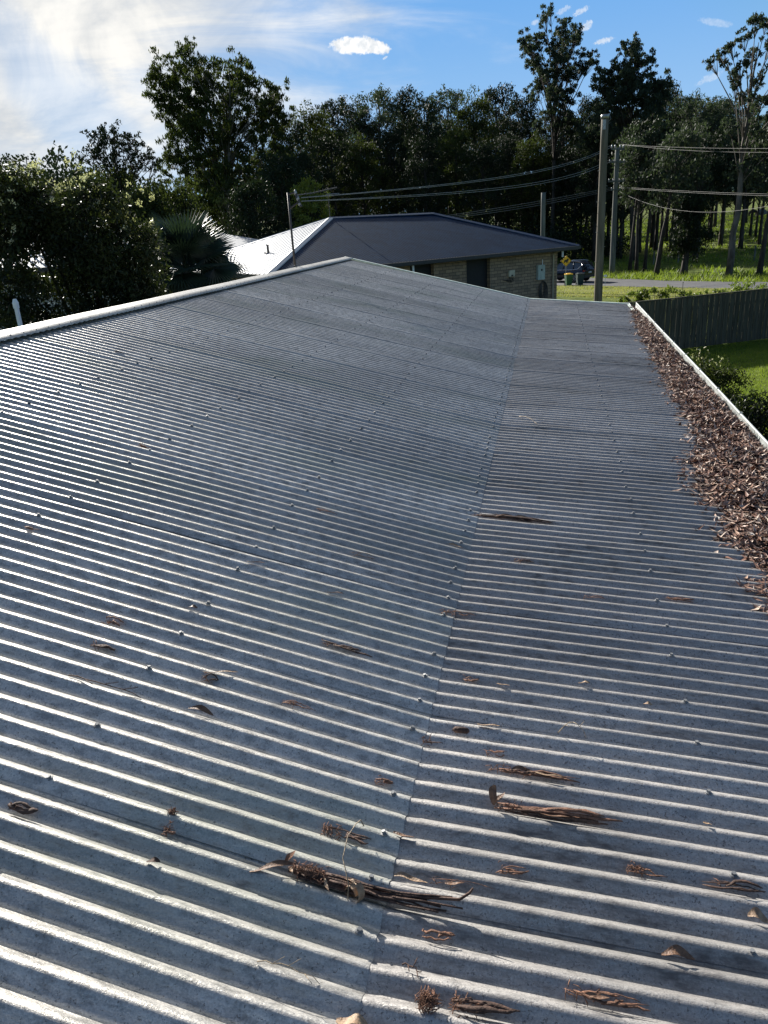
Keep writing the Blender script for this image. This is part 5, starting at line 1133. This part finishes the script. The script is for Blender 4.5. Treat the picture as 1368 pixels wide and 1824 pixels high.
# kind, x0,y0,x1,y1, size, label
DB = [
 ('bk', 570, 1487, 655, 1503, (5, .007, 60), 'stubby bundle of bark with frayed fibres, in the pan above the biggest bark bundle'),
 ('bk', 870, 1374, 1035, 1398, (6, .006, 40), 'long thin bark bundle just above the bark with the upright leaf'),
 ('bk', 1005, 1786, 1160, 1811, (6, .007, 26), 'bark bundle with pale leaf scraps, rightmost at the bottom edge'),
 ('bk', 1253, 1580, 1368, 1600, (5, .007, 8), 'dark twisted bark strip at the right edge above the pale cupped leaf'),
 ('bk', 1117, 1555, 1190, 1568, (3, .006, 46), 'crumbled reddish bark left of the dark twisted strip at the right edge'),
 ('bk', 748, 1680, 808, 1688, (3, .008, 4), 'short dark bark chip below the right end of the biggest bark bundle'),
 ('bk', 803, 1806, 925, 1822, (6, .009, 50), 'thick bark heap at the bottom edge right of the joint'),
 ('ball', 762, 1790, 0, 0, (.026, 150), 'round ball of brown fibres next to the left of the heap at the bottom edge'),
 ('bk', 882, 1553, 942, 1567, (4, .007, 6), 'bark scrap with a thin tail under the bark with the upright leaf'),
 ('pod', 805, 1306, 835, 1309, (.011,), 'dark cigar-shaped seed pod lying right of the joint'),
 ('lf', 850, 1289, 890, 1295, (.012, .006, M_lf1), 'pale curled leaf just above and right of the dark seed pod'),
 ('bk', 860, 1343, 903, 1349, (3, .006, 6), 'small dark bark chip midway between the seed pod and the long thin bark bundle'),
 ('bk', 750, 1324, 787, 1330, (2, .005, 22), 'crumb of reddish bark touching the joint below the seed pod'),
 ('tw', 995, 1306, 1045, 1313, (.0016, .05), 'tangle of dark twigs on a crest right of the pale curled leaf'),
 ('bk', 785, 1093, 848, 1102, (3, .005, 40), 'bark fibres lying across the joint, halfway up the picture'),
 ('bk', 568, 1148, 660, 1169, (4, .008, 14), 'brown bark strip left of the joint, below the fibres lying across it'),
 ('bk', 1040, 1066, 1078, 1070, (2, .007, 5), 'short reddish bark strip halfway between the joint and the leaf drift'),
 ('bk', 1187, 1064, 1238, 1072, (3, .007, 6), 'bark strip right of the short reddish one, nearer the leaf drift'),
 ('bk', 838, 921, 990, 931, (6, .011, 20), 'long bark bundle with pale scraps starting at the joint, farthest of the large ones'),
 ('bk', 665, 1398, 697, 1402, (2, .010, 10), 'dark lump of bark left of the joint and of the long thin bundle'),
 ('bk', 182, 1107, 214, 1114, (3, .010, 10), 'small dark bark piece highest of the three at the far left of the slope'),
 ('bk', 157, 1153, 196, 1165, (3, .008, 14), 'frayed bark piece just below the highest one at the far left'),
 ('tw', 122, 1203, 252, 1243, (.0022, .008), 'long thin dark twig lying along a crest at the left'),
 ('lf', 362, 1194, 424, 1201, (.010, .006, M_lf1), 'pale twisted leaf scrap on the left slope, above the leaf with a stalk'),
 ('bk', 357, 1212, 382, 1217, (2, .009, 18), 'dark crumb just under the pale twisted leaf scrap'),
 ('lf', 336, 1262, 380, 1277, (.014, .006, M_lf2), 'brown leaf with a raised dark stalk on the left slope'),
 ('bk', 497, 1256, 560, 1268, (4, .005, 14), 'thin bark shred right of the brown leaf with a stalk'),
 ('bk', 0, 1451, 50, 1463, (3, .012, 6), 'dark bark piece cut off by the left edge'),
 ('bk', 288, 1483, 309, 1487, (2, .009, 26), 'black clump of moss and bark in a lap joint at the lower left'),
 ('ball', 308, 1450, 0, 0, (.014, 50), 'faint grey tuft of fibres on a crest above the black clump'),
 ('lf', 262, 1534, 285, 1538, (.012, .004, M_bk2), 'tiny dark leaf below the black clump at the lower left'),
 ('tw', 460, 1712, 572, 1752, (.0014, .014), 'thin arched twig near the bottom, left of the joint'),
 ('tw', 718, 1718, 752, 1733, (.0020, .003), 'short dark twig near the bottom, right of the joint'),
 ('lf', 800, 971, 826, 976, (.014, .006, M_lf1), 'pale leaf on the joint just below the farthest large bark bundle'),
 ('lf', 700, 1485, 738, 1490, (.010, .004, M_lf2), 'reddish leaf resting against the joint above the biggest bark bundle'),
 ('lf', 440, 1000, 472, 1004, (.014, .006, M_lf2), 'rust-brown leaf on the left slope in the middle distance'),
 ('bk', 620, 989, 665, 995, (2, .007, 8), 'bark shred right of the rust-brown leaf in the middle distance'),
 ('bk', 560, 910, 598, 915, (2, .009, 4), 'reddish-brown chip above the rust-brown leaf in the middle distance'),
 ('bk', 246, 793, 266, 798, (3, .014, 30), 'black tuft of moss high on the left slope'),
 ('tw', 925, 742, 962, 762, (.0022, .03), 'pair of crossed straw twigs far up the lower roof'),
 ('bk', 825, 1211, 852, 1215, (2, .007, 4), 'dark chip right of the joint, above the seed pod'),
 ('lf', 885, 1218, 908, 1222, (.012, .004, M_lf1), 'small pale leaf right of the dark chip above the seed pod'),
 ('lf', 1030, 1216, 1052, 1219, (.013, .006, M_lf1), 'cream leaf scrap alone in the middle of the lower roof'),
 ('lf', 1146, 1254, 1162, 1258, (.011, .004, M_lf1), 'tiny cream scrap right of and below the lone cream leaf'),
 ('bk', 42, 939, 68, 944, (2, .011, 8), 'dark bark piece at the left edge in the middle distance'),
 ('bk', 915, 999, 952, 1004, (3, .006, 12), 'brown bark crumbs right of the joint, below the farthest large bundle'),
 ('lf', 203, 627, 222, 630, (.022, .008, M_bk2), 'dark leaf high on the slope near the ridge capping'),
 ('lf', 1252, 1466, 1268, 1470, (.010, .004, M_lf1), 'small tan leaf scrap at the right, above the crumbled reddish bark'),
 ('lf', 583, 1054, 612, 1059, (.012, .005, M_lf2), 'brown leaf left of the fibres that lie across the joint'),
 ('lf', 335, 1082, 352, 1085, (.013, .005, M_lf2), 'small brown leaf right of the highest dark bark piece at the far left'),
 ('lf', 1178, 1700, 1238, 1713, (.017, .010, M_lf2), 'broad brown leaf near the right edge below the crumbled bark'),
 ('lf', 1332, 1634, 1372, 1643, (.020, .014, M_lf1), 'pale cupped leaf at the right edge under the dark twisted strip'),
 ('lf', 702, 1566, 762, 1568, (.012, .016, M_lf1), 'pale arched leaf just right of the joint above the biggest bark bundle'),
 ('bk', 762, 1580, 880, 1600, (2, .0022, 10), 'very thin twigs trailing right of the pale arched leaf'),
 ('lf', 600, 1815, 655, 1830, (.030, .022, M_lf1), 'torn tan leaf cut off by the bottom edge at the joint'),
]
for i, (kd, x0, y0, x1, y1, sz, lb) in enumerate(DB):
    a, sl_ = onroof(x0, y0); nm = {'bk': 'bark_piece', 'lf': 'dead_leaf', 'tw': 'twig', 'ball': 'fibre_ball', 'pod': 'seed_pod'}[kd]
    zf = zL if sl_ == T1 else zRt
    if kd == 'ball':
        rr = random.Random(i); b = MB(); c0 = Vector((a.x, a.y, zf(a.x)+sz[0]*.45))
        for j in range(sz[1]):
            v = Vector((rr.gauss(0, 1), rr.gauss(0, 1), rr.gauss(0, .6))).normalized(); c_ = c0+Vector((v.x*sz[0], v.y*sz[0]*.8, v.z*sz[0]*.7))*rr.random(); w2 = Vector((rr.gauss(0, 1), rr.gauss(0, 1), rr.gauss(0, .5))).normalized()*sz[0]*.5
            b.tube([c_-w2, c_+v*.003, c_+w2], [.0006, .0012, .0005], 4)
        put(nm, [(b, M_bk1, '')], lb, 'debris', c0, BK); continue
    e, _ = onroof(x1, y1); L_ = (e-a).length
    pan = snap(a.y+.02)
    if kd in ('bk', 'pod'):
        e = Vector((a.x+math.copysign(L_, e.x-a.x), pan+.004, 0)); a = Vector((a.x, pan, 0)); a.z = zf(a.x)-.012; e.z = (zf(e.x) if sl_ == T2 or e.x < XP else zRt(e.x))-.012
    else: a.z = zf(a.x)-.001; e.z = (zL(e.x) if e.x < XP else zRt(e.x))-.001
    if kd == 'bk':
        b = bark_bits(a, e, sz[0], sz[1]*(.72 if L_ < .2 else .95), i, 0); ps = [(b, M_bk1 if i % 3 else M_bk2, 'bark_strips')]
        if sz[2]: ps.append((bark_bits(a, e, 0, .001, i+50, sz[2], .012), M_bk1, 'fibres'))
        if L_ > .16: ps.append((leaf_bit(a.lerp(e, .25)+Vector((0, -.006, .010)), a.lerp(e, .52)+Vector((0, .008, .012)), .014, i, .008), M_lf2, 'leaf'))
        if i == 1 or i == 18: ps.append((leaf_bit(a.lerp(e, .5)+Vector((0, 0, .014)), a.lerp(e, .8)+Vector((0, .004, .012)), .013, i+2, .010), M_lf1, 'pale_leaf'))
        put(nm, ps, lb, 'debris', a, BK)
    elif kd == 'pod': put(nm, [(MB().tube([a+Vector((0, 0, .012)), a.lerp(e, .15)+Vector((0, 0, .013)), a.lerp(e, .5)+Vector((0, 0, .014)), a.lerp(e, .88)+Vector((0, 0, .013)), e+Vector((0, 0, .012))], [.003, sz[0]*.95, sz[0], sz[0]*.9, .003], 10), M_bk2, '')], lb, 'debris', a, BK)
    elif kd == 'lf': put(nm, [(leaf_bit(a, e, sz[0]*1.25, i, sz[1]), sz[2], '')], lb, 'leaf', a, BK)
    else:
        b = MB(); rr = random.Random(i); pts = [a.lerp(e, j/8)+Vector((rr.uniform(-.002, .002), rr.uniform(-.004, .004), .003+sz[1]*math.sin(math.pi*j/8))) for j in range(9)]; b.tube(pts, [sz[0]*(1-.06*j) for j in range(9)], 5)
        for q_ in range(3): s_ = pts[2+q_*2]; b.tube([s_, s_+(e-a)*.16+Vector((0, rr.choice((-1, 1))*.02, .008))], sz[0]*.6, 4)
        put(nm, [(b, M_twg if i % 2 else M_bk2, '')], lb, 'twig', a, BK)
# the biggest bundle with its curled bark and arched stalk
a, _ = onroof(505, 1563); e, _ = onroof(810, 1625); pan = snap(a.y)
a = Vector((a.x, pan, zL(a.x)-.012)); e2 = Vector((e.x+.02, pan-.002, zRt(e.x)-.006))
j1 = Vector((XP, pan, zL(XP)-.008))
rr = random.Random(3); b = MB()
for i in range(11):
    s0 = rr.uniform(0, .5); pts = []; se = 1 if i == 4 else rr.uniform(.45, .95)
    A_ = a.lerp(j1, s0); 
    for j in range(9):
        t_ = j/8; q = A_.lerp(j1, min(1, t_*2)) if t_ < .5 else j1.lerp(e2, (t_-.5)*2*se)
        pts.append(q+Vector((0, rr.uniform(-.003, .003)+(i-5)*.003+(.018*(t_-.5)*(i % 3-1) if t_ > .5 else 0), .006+rr.uniform(0, .004)+(.005*(i % 3))+(.010*t_ if i % 4 == 0 else 0))))
    b.tube(pts, [.0055*rr.uniform(.6, 1.1)*(1-.45*j/8) for j in range(9)], 6, flat=.6)
tipq = onroof(845, 1585)[0]
b.tube([j1+Vector((.02, .006, .014)), j1.lerp(e2, .5)+Vector((0, .010, .020)), e2+Vector((-.01, .014, .030)), e2+Vector((.014, .022, .046)), e2+Vector((.022, .026, .058))], [.005, .0045, .004, .0035, .002], 6)
fb = bark_bits(a+Vector((.01, 0, .008)), j1, 0, .001, 77, 170, .014)
ll = leaf_bit(onroof(446, 1541)[0]+Vector((0, -.006, -.006)), a+Vector((.02, .002, .006)), .018, 5, .006)
l2 = leaf_bit(a+Vector((-.01, .012, .004)), a+Vector((.012, .03, .038)), .016, 8, .006)
# curled pale bark: a rolled strip
cq = onroof(630, 1600)[0]; cc_ = Vector((cq.x, pan-.020, zL(cq.x)+.012)); rl = []
for j in range(22):
    an = j*.36; rd_ = .013+.0006*j; ax_ = Vector((-.55, -.78, .15)).normalized(); hu = Vector((.78, -.55, 0)).normalized(); hv_ = ax_.cross(hu); rl.append([cc_+ax_*(.020*k_+.003*math.sin(j*.2))+hu*rd_*1.1*math.cos(an)+hv_*rd_*1.1*math.sin(an) for k_ in (-.5, 0, .5)])
cu_ = MB().ribbon(rl); rl2 = [[q-Vector((0, 0, .0008)) for q in r_] for r_ in rl]; cu_.ribbon(rl2)
cu_ = leaf_bit(cc_+Vector((-.022, .03, .004)), cc_+Vector((0, .004, .016)), .013, 4, .008, cu_)
l5 = leaf_bit(onroof(575, 1570)[0]+Vector((0, .0, .004)), onroof(590, 1592)[0]+Vector((0, 0, .006)), .009, 2, .010)
l5 = leaf_bit(onroof(520, 1548)[0]+Vector((0, 0, .002)), onroof(524, 1566)[0]+Vector((0, 0, .008)), .009, 3, .012, l5)
aq = onroof(612, 1562)[0]; tq = onroof(640, 1476)[0]
st_ = MB().tube([cc_+Vector((-.012, -.02, -.010)), cc_+Vector((-.012, .0, .022)), aq+Vector((-.004, .02, .040)), aq.lerp(tq, .45)+Vector((-.004, 0, .058)), aq.lerp(tq, .8)+Vector((.002, 0, .046)), tq+Vector((.006, 0, .03)), tq+Vector((.014, -.002, .012))], [.0013, .0014, .0014, .0014, .0013, .0012, .0015], 6)
put('bark_bundle', [(b, M_bk2, 'bark_strips'), (fb, M_bk1, 'fibres'), (ll, M_lf2, 'leaf'), (l2, M_bk1, 'leaf'), (cu_, M_lf1, 'curled_bark'), (l5, M_lf1, 'pale_leaf'), (st_, M_twg, 'stalk')],
    'biggest bark bundle, with a pale curl and an arched stalk, across the joint', 'debris', a, BK)
# bark with an upright leaf
a, _ = onroof(880, 1441); e, _ = onroof(1110, 1470); pan = snap(a.y+.01); a = Vector((a.x, pan, zRt(a.x)-.012)); e = Vector((e.x, pan+.002, zRt(e.x)-.008))
b = bark_bits(a, e, 8, .008, 303, 0, .012); fb = bark_bits(a, e, 0, .001, 304, 50, .012)
up = leaf_bit(a+Vector((-.004, 0, .004)), a+Vector((.004, .028, .050)), .026, 6, .004); up = leaf_bit(a+Vector((.0, 0, .01)), a+Vector((.026, .018, .040)), .016, 2, .004, up)
l2 = leaf_bit(a.lerp(e, .30)+Vector((0, -.008, .010)), a.lerp(e, .62)+Vector((0, -.002, .012)), .018, 9, .010)
put('bark_bundle', [(b, M_bk1, 'bark_strips'), (fb, M_bk2, 'fibres'), (up, M_lf2, 'upright_leaf'), (l2, M_lf2, 'leaf')], 'long bark bundle with a torn leaf standing up at its left end', 'debris', a, BK)
